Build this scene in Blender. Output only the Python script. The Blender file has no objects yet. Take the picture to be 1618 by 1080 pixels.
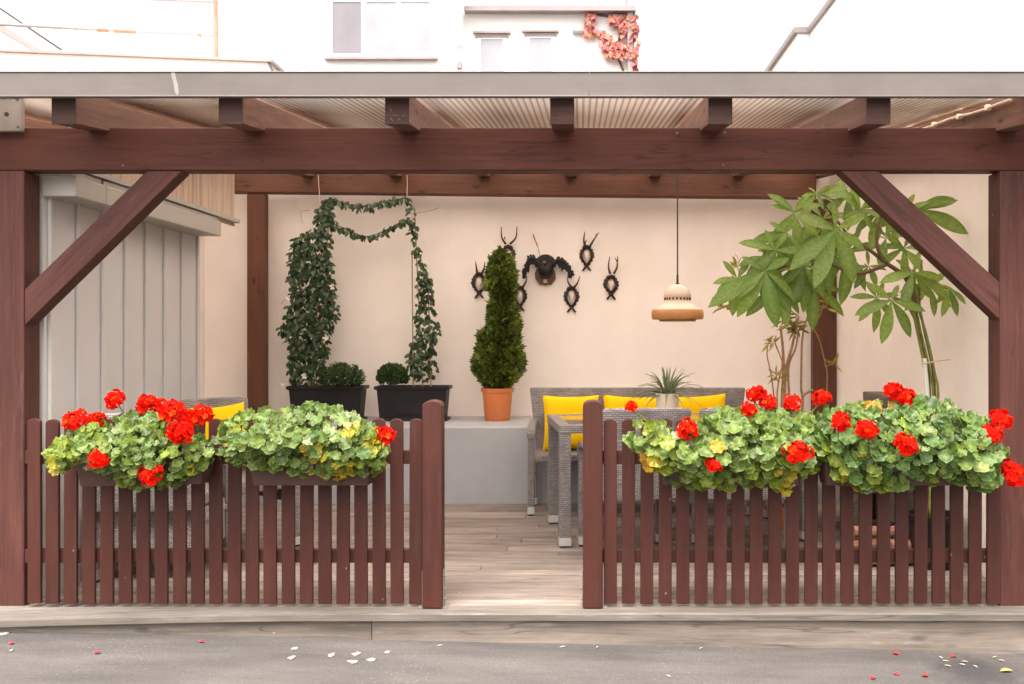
import bpy, math, random
import numpy as np
from mathutils import Vector, Matrix, noise as mnoise

# ------------------------------------------------------------------ camera, sky, sun, exposure
S = bpy.context.scene
C = S.collection
F, VX, VY, W, H = 1500.0, 918.0, 530.0, 1618.0, 1080.0     # focal length and principal point in photo pixels
EYE = 1.3                                                    # camera height above the deck
cam = bpy.data.objects.new('camera', bpy.data.cameras.new('camera')); C.objects.link(cam)
cam.location = (0, 0, EYE); cam.rotation_euler = (math.radians(90), 0, 0)
cam.data.sensor_width = 36; cam.data.lens = F / W * 36
cam.data.shift_x = -(VX - W / 2) / W; cam.data.shift_y = -(H / 2 - VY) / W
cam.data.clip_end = 500
S.camera = cam
SUN_EL, SUN_AZ = math.radians(67), math.radians(200)
w = bpy.data.worlds.new('World'); S.world = w; w.use_nodes = True
nt = w.node_tree; nt.nodes.clear()
sky = nt.nodes.new('ShaderNodeTexSky'); sky.sky_type = 'NISHITA'; sky.sun_disc = False
sky.sun_elevation = SUN_EL; sky.sun_rotation = SUN_AZ; sky.dust_density = 4; sky.air_density = 1.4
hs = nt.nodes.new('ShaderNodeHueSaturation'); hs.inputs['Saturation'].default_value = 0.06
tint = nt.nodes.new('ShaderNodeMix'); tint.data_type = 'RGBA'; tint.blend_type = 'MULTIPLY'; tint.inputs[0].default_value = 1
tint.inputs[7].default_value = (1.0, 0.945, 0.90, 1)
bg = nt.nodes.new('ShaderNodeBackground'); bg.inputs[1].default_value = 0.15
wo = nt.nodes.new('ShaderNodeOutputWorld')
nt.links.new(sky.outputs[0], hs.inputs['Color']); nt.links.new(hs.outputs[0], tint.inputs[6])
tcw = nt.nodes.new('ShaderNodeTexCoord'); sxw = nt.nodes.new('ShaderNodeSeparateXYZ'); mrw = nt.nodes.new('ShaderNodeMapRange')
mrw.inputs[1].default_value = 0; mrw.inputs[2].default_value = 1; mrw.inputs[3].default_value = 1.0; mrw.inputs[4].default_value = 2.6   # an overcast sky is brightest overhead
ovc = nt.nodes.new('ShaderNodeVectorMath'); ovc.operation = 'SCALE'
nt.links.new(tcw.outputs['Generated'], sxw.inputs[0]); nt.links.new(sxw.outputs[2], mrw.inputs[0])
nt.links.new(tint.outputs[2], ovc.inputs[0]); nt.links.new(mrw.outputs[0], ovc.inputs['Scale'])
nt.links.new(ovc.outputs[0], bg.inputs[0]); nt.links.new(bg.outputs[0], wo.inputs[0])
sun = bpy.data.objects.new('sun', bpy.data.lights.new('sun', 'SUN')); C.objects.link(sun)
sun.data.energy = 1.2; sun.data.angle = math.radians(25); sun.data.color = (1, 0.93, 0.86)
sd = Vector((-0.2, -0.5, 1.3))
sun.rotation_euler = sd.to_track_quat('Z', 'Y').to_euler()
S.view_settings.view_transform = 'Standard'; S.view_settings.look = 'None'; S.view_settings.gamma = 1
S.view_settings.exposure = 1.3
S.render.engine = 'CYCLES'
S.cycles.max_bounces = 10; S.cycles.diffuse_bounces = 5; S.cycles.transmission_bounces = 6
S.cycles.use_denoising = True
rnd = random.Random(7)
PI = math.pi

def at(px, py, Y):
    s = F / Y
    return Vector(((px - VX) / s, Y, EYE + (VY - py) / s))
def xa(px, Y): return (px - VX) * Y / F
def za(py, Y): return EYE + (VY - py) * Y / F

# ------------------------------------------------------------------ materials
def newmat(name):
    m = bpy.data.materials.new(name); m.use_nodes = True
    nt = m.node_tree; b = nt.nodes['Principled BSDF']
    return m, nt, b
def N(nt, t, **kw):
    n = nt.nodes.new('ShaderNode' + t)
    for k, v in kw.items(): setattr(n, k, v)
    return n
def ramp(nt, fac, stops):
    r = N(nt, 'ValToRGB'); e = r.color_ramp.elements
    while len(e) < len(stops): e.new(0.5)
    for el, (p, c) in zip(e, stops): el.position = p; el.color = (*c, 1) if len(c) == 3 else c
    nt.links.new(fac, r.inputs[0]); return r.outputs[0]
def mixc(nt, a, b, fac, mode='MIX'):
    m = N(nt, 'Mix'); m.data_type = 'RGBA'; m.blend_type = mode
    for sock, v in ((m.inputs[0], fac), (m.inputs[6], a), (m.inputs[7], b)):
        if hasattr(v, 'is_output'): nt.links.new(v, sock)
        elif isinstance(v, (tuple, list)): sock.default_value = (*v[:3], 1)
        else: sock.default_value = v
    return m.outputs[2]
def mapped(nt, src, scale, loc=None):
    m = N(nt, 'Mapping'); m.inputs['Scale'].default_value = scale
    nt.links.new(src, m.inputs['Vector'])
    if loc is not None: nt.links.new(loc, m.inputs['Location'])
    return m.outputs[0]
def noise(nt, vec, scale, detail=4, rough=0.55):
    n = N(nt, 'TexNoise'); n.inputs['Scale'].default_value = scale; n.inputs['Detail'].default_value = detail
    n.inputs['Roughness'].default_value = rough
    nt.links.new(vec, n.inputs['Vector']); return n.outputs[0]
def bump(nt, b, h, strength, dist=0.01):
    n = N(nt, 'Bump'); n.inputs['Strength'].default_value = strength; n.inputs['Distance'].default_value = dist
    nt.links.new(h, n.inputs['Height']); nt.links.new(n.outputs[0], b.inputs['Normal'])
def uvc(nt): return N(nt, 'TexCoord').outputs['UV']
def obc(nt): return N(nt, 'TexCoord').outputs['Object']
def sc(c, k): return tuple(x * k for x in c)

def wood(name, col, rough=0.5, var=0.25, pale=0.25, knots=0.0, bstr=0.25, spec=0.35, island=False, grain=0.35):
    m, nt, b = newmat(name)
    g = N(nt, 'NewGeometry'); oi = N(nt, 'ObjectInfo')
    off = N(nt, 'CombineXYZ')
    add = N(nt, 'Math', operation='MULTIPLY_ADD'); add.inputs[1].default_value = 17.3
    nt.links.new(g.outputs['Random Per Island'], add.inputs[0])
    k = N(nt, 'Math', operation='MULTIPLY'); k.inputs[1].default_value = 31.7
    nt.links.new(oi.outputs['Random'], k.inputs[0]); nt.links.new(k.outputs[0], add.inputs[2])
    nt.links.new(add.outputs[0], off.inputs[0]); nt.links.new(add.outputs[0], off.inputs[1]); nt.links.new(add.outputs[0], off.inputs[2])
    uv = uvc(nt)
    fine = noise(nt, mapped(nt, uv, (2.2, 55, 1), off.outputs[0]), 1.0, 6, 0.65)
    big = noise(nt, mapped(nt, uv, (1.6, 7, 1), off.outputs[0]), 1.0, 4, 0.6)
    c1 = ramp(nt, fine, [(0.25, sc(col, 1 - grain)), (0.5, col), (0.78, sc(col, 1 + grain))])
    c2 = ramp(nt, big, [(0.3, sc((1, 1, 1), 1 - var)), (0.7, sc((1, 1, 1), 1 + var))])
    c = mixc(nt, c1, c2, 1.0, 'MULTIPLY')
    # pale worn streaks
    st = noise(nt, mapped(nt, uv, (3.0, 22, 1), off.outputs[0]), 1.3, 5, 0.7)
    f = ramp(nt, st, [(0.56, (0, 0, 0)), (0.8, (pale, pale, pale))])
    lum = sum(col) / 3
    c = mixc(nt, c, tuple(x * 0.7 + lum * 1.6 + 0.03 for x in col), f)
    if knots:
        v = N(nt, 'TexVoronoi'); v.inputs['Scale'].default_value = 1.0
        nt.links.new(mapped(nt, uv, (3.2, 9, 1), off.outputs[0]), v.inputs['Vector'])
        kf = ramp(nt, v.outputs['Distance'], [(0.05, (knots,) * 3), (0.16, (0, 0, 0))])
        c = mixc(nt, c, sc(col, 0.25), kf)
    ck = noise(nt, mapped(nt, uv, (0.7, 13, 1), off.outputs[0]), 1.0, 2, 0.45)
    c = mixc(nt, c, sc(col, 0.3), ramp(nt, ck, [(0.491, (0,) * 3), (0.499, (.55,) * 3), (0.501, (.55,) * 3), (0.509, (0,) * 3)])) if grain > .2 else c
    vn = N(nt, 'TexVoronoi'); vn.inputs['Scale'].default_value = 1.0; nt.links.new(mapped(nt, uv, (9, 16, 1), off.outputs[0]), vn.inputs['Vector'])
    nk = N(nt, 'Math', operation='GREATER_THAN'); nk.inputs[1].default_value = 0.86; sx_ = N(nt, 'SeparateColor'); nt.links.new(vn.outputs['Color'], sx_.inputs[0]); nt.links.new(sx_.outputs[0], nk.inputs[0])
    nm = N(nt, 'Math', operation='MULTIPLY'); nt.links.new(nk.outputs[0], nm.inputs[0]); nt.links.new(ramp(nt, vn.outputs['Distance'], [(0.035, (.7,) * 3), (0.07, (0,) * 3)]), nm.inputs[1])
    c = mixc(nt, c, tuple(min(.6, x * 2 + .18) for x in col), nm.outputs[0])
    # piece to piece
    r = N(nt, 'MapRange'); r.inputs[3].default_value = 1 - var * 0.55; r.inputs[4].default_value = 1 + var * 0.55
    nt.links.new(g.outputs['Random Per Island'] if island else oi.outputs['Random'], r.inputs[0])
    cc = N(nt, 'CombineColor')
    for i in range(3): nt.links.new(r.outputs[0], cc.inputs[i])
    c = mixc(nt, c, cc.outputs[0], 1.0, 'MULTIPLY')
    nt.links.new(c, b.inputs['Base Color'])
    rr = ramp(nt, st, [(0.3, (rough,) * 3), (0.75, (min(1, rough + 0.2),) * 3)])
    nt.links.new(rr, b.inputs['Roughness']); b.inputs['Specular IOR Level'].default_value = spec
    bump(nt, b, fine, bstr, 0.004)
    return m

def plain(name, col, rough=0.6, var=0.12, scale=4, bstr=0.0, bscale=80, metal=0.0, spec=0.4, streak=None):
    m, nt, b = newmat(name)
    o = obc(nt)
    n1 = noise(nt, o, scale, 6, 0.62)
    c = ramp(nt, n1, [(0.3, sc(col, 1 - var)), (0.7, sc(col, 1 + var))])
    if streak:
        n2 = noise(nt, mapped(nt, o, streak), 1, 5, 0.65)
        c = mixc(nt, c, ramp(nt, n2, [(0.35, (0.82, 0.8, 0.78)), (0.6, (1, 1, 1))]), 0.8, 'MULTIPLY')
    nt.links.new(c, b.inputs['Base Color'])
    b.inputs['Roughness'].default_value = rough; b.inputs['Metallic'].default_value = metal
    b.inputs['Specular IOR Level'].default_value = spec
    if bstr: bump(nt, b, noise(nt, o, bscale, 4, 0.6), bstr, 0.004)
    return m

def wicker(name, c1, c2, dark, scale=23):
    m, nt, b = newmat(name)
    uv = uvc(nt)
    wob = N(nt, 'Mix'); wob.data_type = 'VECTOR'; wob.inputs[0].default_value = 0.012
    n = N(nt, 'TexNoise'); n.inputs['Scale'].default_value = 14; nt.links.new(uv, n.inputs['Vector'])
    nt.links.new(uv, wob.inputs[4]); nt.links.new(n.outputs['Color'], wob.inputs[5])
    br = N(nt, 'TexBrick'); br.inputs['Scale'].default_value = scale
    br.inputs['Color1'].default_value = (*c1, 1); br.inputs['Color2'].default_value = (*c2, 1); br.inputs['Mortar'].default_value = (*dark, 1)
    br.inputs['Mortar Size'].default_value = 0.045; br.inputs['Mortar Smooth'].default_value = 0.7
    br.inputs['Brick Width'].default_value = 0.62; br.inputs['Row Height'].default_value = 0.27
    nt.links.new(wob.outputs[1], br.inputs['Vector'])
    big = noise(nt, uv, 9, 4)
    c = mixc(nt, br.outputs['Color'], ramp(nt, big, [(0.3, (0.78,) * 3), (0.7, (1.15,) * 3)]), 1, 'MULTIPLY')
    nt.links.new(c, b.inputs['Base Color']); b.inputs['Roughness'].default_value = 0.5
    inv = N(nt, 'Math', operation='SUBTRACT'); inv.inputs[0].default_value = 1; nt.links.new(br.outputs['Fac'], inv.inputs[1])
    bump(nt, b, inv.outputs[0], 0.9, 0.005)
    return m

def leafmat(name, rough=0.45, trans=0.3, nvar=0.2, spec=0.35):
    m, nt, b = newmat(name)
    a = N(nt, 'Attribute'); a.attribute_name = 'leafcol'
    n1 = noise(nt, obc(nt), 60, 3)
    c = mixc(nt, a.outputs['Color'], ramp(nt, n1, [(0.3, (1 - nvar,) * 3), (0.7, (1 + nvar,) * 3)]), 1, 'MULTIPLY')
    nt.links.new(c, b.inputs['Base Color']); b.inputs['Roughness'].default_value = rough
    b.inputs['Specular IOR Level'].default_value = spec
    t = N(nt, 'BsdfTranslucent'); nt.links.new(c, t.inputs[0])
    mx = N(nt, 'MixShader'); mx.inputs[0].default_value = trans
    nt.links.new(b.outputs[0], mx.inputs[1]); nt.links.new(t.outputs[0], mx.inputs[2])
    nt.links.new(mx.outputs[0], nt.nodes['Material Output'].inputs[0])
    return m

BROWN = (0.098, 0.036, 0.026)
M = {}
M['beam'] = wood('brown_beam_paint', (0.082, 0.027, 0.018), 0.5, 0.2, 0.2, bstr=0.12, grain=0.22, spec=0.2, knots=0.5)
M['post'] = wood('brown_post_paint', (0.074, 0.026, 0.020), 0.5, 0.25, 0.4, bstr=0.16, grain=0.28, spec=0.25)
M['picket'] = wood('brown_picket_paint', (0.056, 0.018, 0.013), 0.42, 0.2, 0.14, bstr=0.08, grain=0.16, spec=0.22)
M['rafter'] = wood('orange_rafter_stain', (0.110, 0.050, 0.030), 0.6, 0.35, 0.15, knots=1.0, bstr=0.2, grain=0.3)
M['rafterend'] = wood('dark_rafter_end', (0.045, 0.018, 0.013), 0.6, 0.3, 0.3, bstr=0.3)
M['backbeam'] = wood('warm_lit_back_beam', (0.105, 0.038, 0.018), 0.55, 0.22, 0.08, knots=0.8, bstr=0.15, grain=0.25)  # brown stain, with the warm light under the roof mixed into its colour
M['deck'] = wood('weathered_deck', (0.215, 0.176, 0.150), 0.75, 0.3, 0.35, knots=0.5, bstr=0.35, spec=0.2, island=True, grain=0.3)
M['deckedge'] = wood('weathered_edge_board', (0.150, 0.131, 0.114), 0.8, 0.25, 0.5, bstr=0.4, spec=0.15, island=True, grain=0.3)
M['riser'] = wood('weathered_riser_board', (0.165, 0.139, 0.118), 0.85, 0.32, 0.5, knots=0.5, bstr=0.5, spec=0.1, grain=0.28)
M['stake'] = plain('cane_stake', (0.3, 0.22, 0.12), 0.7, 0.25, 30)
M['whitestake'] = plain('white_stake', (0.8, 0.76, 0.68), 0.5, 0.05, 10)
M['fascia'] = plain('grey_brown_fascia_metal', (0.135, 0.114, 0.105), 0.4, 0.12, 2.5, bstr=0.05, bscale=30, spec=0.5, streak=(1.2, 9, 9))
M['drip'] = plain('white_drip', (0.25, 0.23, 0.215), 0.7, 0.1, 20)
M['plaster'] = plain('peach_plaster', (0.86, 0.775, 0.69), 0.85, 0.055, 1.6, bstr=0.12, bscale=140, spec=0.15)
M['ledge'] = plain('grey_ledge_paint', (0.37, 0.37, 0.375), 0.6, 0.09, 2.2, bstr=0.06, bscale=120, spec=0.25)
M['siding'] = plain('grey_green_siding', (0.54, 0.525, 0.505), 0.45, 0.05, 1.5, spec=0.4)
M['gutter'] = plain('grey_gutter_box', (0.42, 0.39, 0.345), 0.45, 0.06, 2, spec=0.4)
M['white'] = plain('white_render', (0.83, 0.81, 0.79), 0.85, 0.02, 0.6, spec=0.1)
M['whitewarm'] = plain('warm_white_render', (0.82, 0.76, 0.73), 0.85, 0.02, 0.6, spec=0.1)
M['coping'] = plain('coping_metal', (0.19, 0.165, 0.16), 0.5, 0.1, 3)
M['palecoping'] = plain('pale_pink_coping', (0.33, 0.26, 0.25), 0.6, 0.12, 2)
M['darkline'] = plain('dark_flashing', (0.06, 0.055, 0.055), 0.6, 0.2, 5)
M['wicker'] = wicker('grey_brown_wicker', (0.325, 0.285, 0.268), (0.225, 0.197, 0.186), (0.09, 0.076, 0.072))
M['wickerpale'] = wicker('pale_grey_wicker', (0.48, 0.42, 0.40), (0.36, 0.315, 0.30), (0.14, 0.12, 0.115))
M['wickerdark'] = wicker('dark_brown_wicker', (0.17, 0.12, 0.09), (0.11, 0.075, 0.056), (0.035, 0.026, 0.02))
M['foot'] = plain('brushed_foot', (0.55, 0.52, 0.50), 0.4, 0.06, 10, metal=0.3)
M['black'] = plain('black_rubber', (0.02, 0.02, 0.02), 0.6, 0.1, 10)
M['planter'] = plain('black_planter_plastic', (0.013, 0.011, 0.012), 0.5, 0.15, 8, spec=0.25)
M['terra'] = plain('orange_terracotta_plastic', (0.62, 0.19, 0.06), 0.5, 0.08, 8, spec=0.4)
M['soil'] = plain('soil', (0.05, 0.032, 0.02), 0.95, 0.5, 60, bstr=0.8, bscale=70)
M['trough'] = plain('brown_trough_plastic', (0.05, 0.022, 0.016), 0.5, 0.15, 6, spec=0.4)
M['whitepot'] = plain('cream_pot_glaze', (0.84, 0.70, 0.55), 0.35, 0.04, 8)
M['plaque'] = plain('dark_carved_wood', (0.03, 0.013, 0.007), 0.5, 0.35, 40, bstr=0.6, bscale=60)
M['birdplaque'] = plain('brown_bird_plaque', (0.14, 0.065, 0.04), 0.6, 0.3, 30)
M['bone'] = plain('old_bone', (0.72, 0.60, 0.50), 0.6, 0.12, 25)
M['antler'] = plain('brown_antler', (0.075, 0.036, 0.022), 0.55, 0.4, 50, bstr=0.5, bscale=120)
M['bird'] = plain('black_feather', (0.007, 0.005, 0.005), 0.6, 0.5, 60)
M['birdface'] = plain('red_brown_face', (0.15, 0.055, 0.045), 0.6, 0.3, 40)
M['lampcream'] = plain('cream_enamel', (0.66, 0.49, 0.375), 0.35, 0.03, 5)
M['lampwood'] = plain('copper_brown_band', (0.50, 0.225, 0.075), 0.35, 0.15, 6, spec=0.5)
M['cord'] = plain('dark_cord', (0.04, 0.03, 0.025), 0.6, 0.1, 5)
M['string'] = plain('pale_string', (0.6, 0.45, 0.33), 0.8, 0.1, 5)
M['bark'] = plain('pale_brown_bark', (0.36, 0.20, 0.10), 0.8, 0.3, 30, bstr=0.6, bscale=60)
M['greenstem'] = plain('olive_green_stem', (0.20, 0.20, 0.04), 0.6, 0.35, 18)
M['darkbranch'] = plain('brown_branch', (0.12, 0.075, 0.03), 0.7, 0.3, 25)
M['winframe'] = plain('white_window_frame', (0.85, 0.85, 0.85), 0.5, 0.02, 2)
M['rust'] = plain('rusty_pipe', (0.34, 0.19, 0.13), 0.8, 0.35, 3)
M['pinkpipe'] = plain('pale_pink_pipe', (0.30, 0.25, 0.25), 0.6, 0.1, 2)
M['galv'] = plain('galvanised_plate', (0.24, 0.215, 0.19), 0.5, 0.12, 12, metal=0.2, streak=(20, 20, 4))
M['log'] = wood('split_log', (0.26, 0.12, 0.075), 0.8, 0.35, 0.4, bstr=0.5, island=True)
M['splat'] = plain('white_splat', (0.26, 0.24, 0.23), 0.9, 0.15, 40)
M['petalflat'] = plain('fallen_red_petal', (0.62, 0.03, 0.04), 0.6, 0.15, 40)
M['yellowflat'] = plain('fallen_yellow_leaf', (0.62, 0.40, 0.10), 0.6, 0.2, 40)
M['paleflat'] = plain('fallen_dry_leaf', (0.5, 0.38, 0.30), 0.7, 0.2, 40)
M['leaf'] = leafmat('leaf'); M['needle'] = leafmat('conifer', 0.6, 0.15, 0.35); M['glossleaf'] = leafmat('glossy_leaf', 0.34, 0.3, 0.16, 0.45)
M['palmleaf'] = leafmat('palmate_leaf', .34, .45, .22, .45)
M['petal'] = leafmat('petal', 0.7, 0.25, 0.1, 0.05)
M['creeper'] = leafmat('creeper', 0.6, 0.2, 0.3)

def m_cushion():
    m, nt, b = newmat('yellow_cushion_cloth')
    o = obc(nt)
    c = ramp(nt, noise(nt, o, 5, 4), [(0.3, (0.78, 0.44, 0.002)), (0.7, (0.86, 0.52, 0.003))])
    nt.links.new(c, b.inputs['Base Color']); b.inputs['Roughness'].default_value = 0.85; b.inputs['Specular IOR Level'].default_value = 0.15
    bump(nt, b, noise(nt, o, 350, 2), 0.25, 0.002)
    return m
M['cushion'] = m_cushion()
def m_glass(name, col, rough):
    m, nt, b = newmat(name)
    c = ramp(nt, noise(nt, mapped(nt, obc(nt), (1, 1, 0.6)), 0.9, 3), [(0.35, sc(col, 0.85)), (0.65, sc(col, 1.12))])
    nt.links.new(c, b.inputs['Base Color']); b.inputs['Roughness'].default_value = rough
    b.inputs['Specular IOR Level'].default_value = 0.8
    return m
M['glassgrey'] = m_glass('grey_window_glass', (0.17, 0.155, 0.175), 0.12)
M['glasspale'] = m_glass('pale_window_glass', (0.30, 0.30, 0.33), 0.15)  # paler grey base colour, used for most panes
M['tableglass'] = m_glass('brown_table_glass', (0.10, 0.075, 0.065), 0.06)
def m_roof():
    m, nt, b = newmat('corrugated_roof_sheet')
    o = obc(nt); sep = N(nt, 'SeparateXYZ'); nt.links.new(o, sep.inputs[0])
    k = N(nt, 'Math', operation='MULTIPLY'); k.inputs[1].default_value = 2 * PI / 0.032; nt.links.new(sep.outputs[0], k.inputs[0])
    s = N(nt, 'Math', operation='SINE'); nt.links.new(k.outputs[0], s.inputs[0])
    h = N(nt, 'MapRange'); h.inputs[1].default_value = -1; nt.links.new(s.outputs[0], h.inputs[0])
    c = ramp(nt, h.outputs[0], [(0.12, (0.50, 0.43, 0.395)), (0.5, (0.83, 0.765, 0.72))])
    dirt = ramp(nt, noise(nt, mapped(nt, o, (2.5, 0.5, 1)), 1.2, 5), [(0.3, (0.86, 0.83, 0.80)), (0.65, (1, 1, 1))])
    c = mixc(nt, c, dirt, 1, 'MULTIPLY')
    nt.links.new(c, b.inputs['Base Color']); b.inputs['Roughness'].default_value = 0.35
    t = N(nt, 'BsdfTranslucent'); nt.links.new(c, t.inputs[0])
    mx = N(nt, 'MixShader'); mx.inputs[0].default_value = 0.92
    nt.links.new(b.outputs[0], mx.inputs[1]); nt.links.new(t.outputs[0], mx.inputs[2])
    lw = N(nt, 'LayerWeight'); lw.inputs[0].default_value = 0.5          # clear plastic mirrors at grazing angles
    pw = N(nt, 'Math', operation='POWER'); pw.inputs[1].default_value = 5; nt.links.new(lw.outputs['Facing'], pw.inputs[0])
    fr = N(nt, 'Math', operation='MULTIPLY_ADD', use_clamp=True); fr.inputs[1].default_value = 1.8; fr.inputs[2].default_value = 0.06; nt.links.new(pw.outputs[0], fr.inputs[0])
    gl = N(nt, 'BsdfGlossy'); gl.inputs['Roughness'].default_value = 0.3; nt.links.new(c, gl.inputs[0])
    m2 = N(nt, 'MixShader'); nt.links.new(fr.outputs[0], m2.inputs[0]); nt.links.new(mx.outputs[0], m2.inputs[1]); nt.links.new(gl.outputs[0], m2.inputs[2])
    nt.links.new(m2.outputs[0], nt.nodes['Material Output'].inputs[0])
    return m
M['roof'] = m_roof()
def m_reed():
    m, nt, b = newmat('tan_corrugated_panel')
    o = obc(nt); sep = N(nt, 'SeparateXYZ'); nt.links.new(o, sep.inputs[0])
    n2 = noise(nt, mapped(nt, o, (1, 60, 1.5)), 1, 4, 0.7)
    c = ramp(nt, n2, [(0.3, (0.34, 0.23, 0.15)), (0.55, (0.58, 0.44, 0.33)), (0.8, (0.7, 0.56, 0.44))])
    nt.links.new(c, b.inputs['Base Color']); b.inputs['Roughness'].default_value = 0.5
    return m
M['reed'] = m_reed()
def m_asphalt():
    m, nt, b = newmat('asphalt')
    o = obc(nt)
    big = noise(nt, mapped(nt, o, (0.8, 3.4, 1)), 1.1, 7, 0.66)
    c = ramp(nt, big, [(0.3, (0.056, 0.051, 0.049)), (0.5, (0.085, 0.077, 0.073)), (0.72, (0.122, 0.109, 0.102))])
    fine = noise(nt, o, 130, 3, 0.7)
    c = mixc(nt, c, ramp(nt, fine, [(0.3, (0.72,) * 3), (0.5, (1,) * 3), (0.72, (1.25,) * 3)]), 1, 'MULTIPLY')
    v = N(nt, 'TexVoronoi'); v.inputs['Scale'].default_value = 34; nt.links.new(o, v.inputs['Vector'])
    vd = noise(nt, o, 2.0, 3)
    sp = N(nt, 'Math', operation='MULTIPLY')
    nt.links.new(ramp(nt, v.outputs['Distance'], [(0.10, (1,) * 3), (0.2, (0,) * 3)]), sp.inputs[0])
    nt.links.new(ramp(nt, vd, [(0.42, (0.03,) * 3), (0.62, (0.38,) * 3)]), sp.inputs[1])
    c = mixc(nt, c, (0.27, 0.25, 0.24), sp.outputs[0])
    # damp oily stain near the right end of the step
    dv = N(nt, 'VectorMath', operation='DISTANCE'); dv.inputs[1].default_value = (1.78, 4.22, 0)
    nt.links.new(mapped(nt, o, (1, 1.0, 0)), dv.inputs[0])
    dn = N(nt, 'Math', operation='MULTIPLY_ADD'); dn.inputs[1].default_value = 0.5; nt.links.new(noise(nt, o, 7, 5, .7), dn.inputs[0]); nt.links.new(dv.outputs['Value'], dn.inputs[2])
    c = mixc(nt, c, sc((0.035, 0.033, 0.034), 1), ramp(nt, dn.outputs[0], [(0.33, (.8,) * 3), (0.5, (0,) * 3)]))
    nt.links.new(c, b.inputs['Base Color']); b.inputs['Roughness'].default_value = 0.85; b.inputs['Specular IOR Level'].default_value = 0.25
    bump(nt, b, fine, 0.5, 0.004)
    return m
M['asphalt'] = m_asphalt()

# ------------------------------------------------------------------ mesh builder
class MB:
    def __init__(self): self.v = []; self.f = []; self.mi = []; self.col = []; self.cur = 0
    def add(self, vs, fs, col=None, mi=None):
        o = len(self.v); self.v.extend(Vector(p) for p in vs)
        self.f.extend([tuple(i + o for i in f) for f in fs]); self.mi.extend([self.cur if mi is None else mi] * len(fs))
        if col is None: col = (1, 1, 1)
        if isinstance(col, list): self.col.extend(col)
        else: self.col.extend([col] * len(vs))
    def box(self, x0, x1, y0, y1, z0, z1, mat=None):
        vs = [(x, y, z) for z in (z0, z1) for y in (y0, y1) for x in (x0, x1)]
        if mat is not None: vs = [mat @ Vector(p) for p in vs]
        self.add(vs, [(0, 2, 3, 1), (4, 5, 7, 6), (0, 1, 5, 4), (2, 6, 7, 3), (0, 4, 6, 2), (1, 3, 7, 5)])
    def hexa(self, p):      # 8 points: bottom ring 0-3, top ring 4-7
        self.add(p, [(3, 2, 1, 0), (4, 5, 6, 7), (0, 1, 5, 4), (1, 2, 6, 5), (2, 3, 7, 6), (3, 0, 4, 7)])
    def prism(self, poly, d0, d1, fn):   # polygon in (a,b), extruded d0..d1; fn(a,b,d)->xyz
        n = len(poly)
        vs = [fn(a, b, d0) for a, b in poly] + [fn(a, b, d1) for a, b in poly]
        self.add(vs, [tuple(range(n)), tuple(range(2 * n - 1, n - 1, -1))] + [(i, i + n, (i + 1) % n + n, (i + 1) % n) for i in range(n)])
    def tube(self, pts, radii, n=8, col=None, cap=True):
        pts = [Vector(p) for p in pts]
        if not isinstance(radii, (list, tuple)): radii = [radii] * len(pts)
        vs, fs = [], []
        up = None
        for i, p in enumerate(pts):
            t = (pts[min(i + 1, len(pts) - 1)] - pts[max(i - 1, 0)]).normalized()
            if up is None:
                up = t.orthogonal().normalized()
            else:
                up = (up - t * up.dot(t)).normalized()
            s = t.cross(up)
            for k in range(n):
                a = 2 * PI * k / n
                vs.append(p + (up * math.cos(a) + s * math.sin(a)) * radii[i])
        for i in range(len(pts) - 1):
            for k in range(n):
                fs.append((i * n + k, i * n + (k + 1) % n, (i + 1) * n + (k + 1) % n, (i + 1) * n + k))
        if cap:
            fs.append(tuple(range(n - 1, -1, -1))); fs.append(tuple((len(pts) - 1) * n + k for k in range(n)))
        self.add(vs, fs, col)
    def lathe(self, prof, n=32, c=(0, 0, 0)):
        vs, fs = [], []
        for r, z in prof:
            for k in range(n):
                a = 2 * PI * k / n; vs.append((c[0] + r * math.cos(a), c[1] + r * math.sin(a), c[2] + z))
        for i in range(len(prof) - 1):
            for k in range(n):
                fs.append((i * n + k, i * n + (k + 1) % n, (i + 1) * n + (k + 1) % n, (i + 1) * n + k))
        self.add(vs, fs)
    def build(self, name, mats, parent=None, origin=None, smooth=False, bevel=0, axis=None, world=True, angle=40):
        if parent is not None and world: o = parent.matrix_basis.translation.copy(); q = parent.parent
        else: o = Vector((0, 0, 0)); q = None
        while q is not None: o += q.matrix_basis.translation; q = q.parent
        if origin is not None: o = Vector(origin)
        me = bpy.data.meshes.new(name)
        me.from_pydata([p - o for p in self.v], [], self.f)
        mats = mats if isinstance(mats, (list, tuple)) else [mats]
        for m in mats: me.materials.append(m)
        if len(mats) > 1: me.polygons.foreach_set('material_index', self.mi)
        ca = me.attributes.new('leafcol', 'FLOAT_COLOR', 'POINT')
        ca.data.foreach_set('color', np.array([(*c, 1) for c in self.col], dtype=np.float32).ravel())
        if axis is not None:
            uvl = me.uv_layers.new(name='UVMap').data
            ax = Vector(axis).normalized() if axis != 'weave' else None
            for p in me.polygons:
                n = p.normal
                if ax is None:
                    u = Vector((0, 0, 1)).cross(n)
                    u = u.normalized() if u.length > 0.3 else Vector((1, 0, 0)); vv = n.cross(u)
                else:
                    u = ax; vv = n.cross(u)
                    if vv.length < 0.3: u = n.orthogonal().normalized() * 1.0; vv = n.cross(u); 
                for li in p.loop_indices:
                    co = me.vertices[me.loops[li].vertex_index].co
                    uvl[li].uv = (co.dot(u), co.dot(vv))
        if smooth:
            me.shade_smooth(); me.set_sharp_from_angle(angle=math.radians(angle))
        ob = bpy.data.objects.new(name, me); C.objects.link(ob)
        if parent is not None: ob.parent = parent
        elif origin is not None: ob.location = origin
        if bevel:
            b = ob.modifiers.new('bevel', 'BEVEL'); b.width = bevel; b.segments = 2; b.limit_method = 'ANGLE'
        return ob

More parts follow.
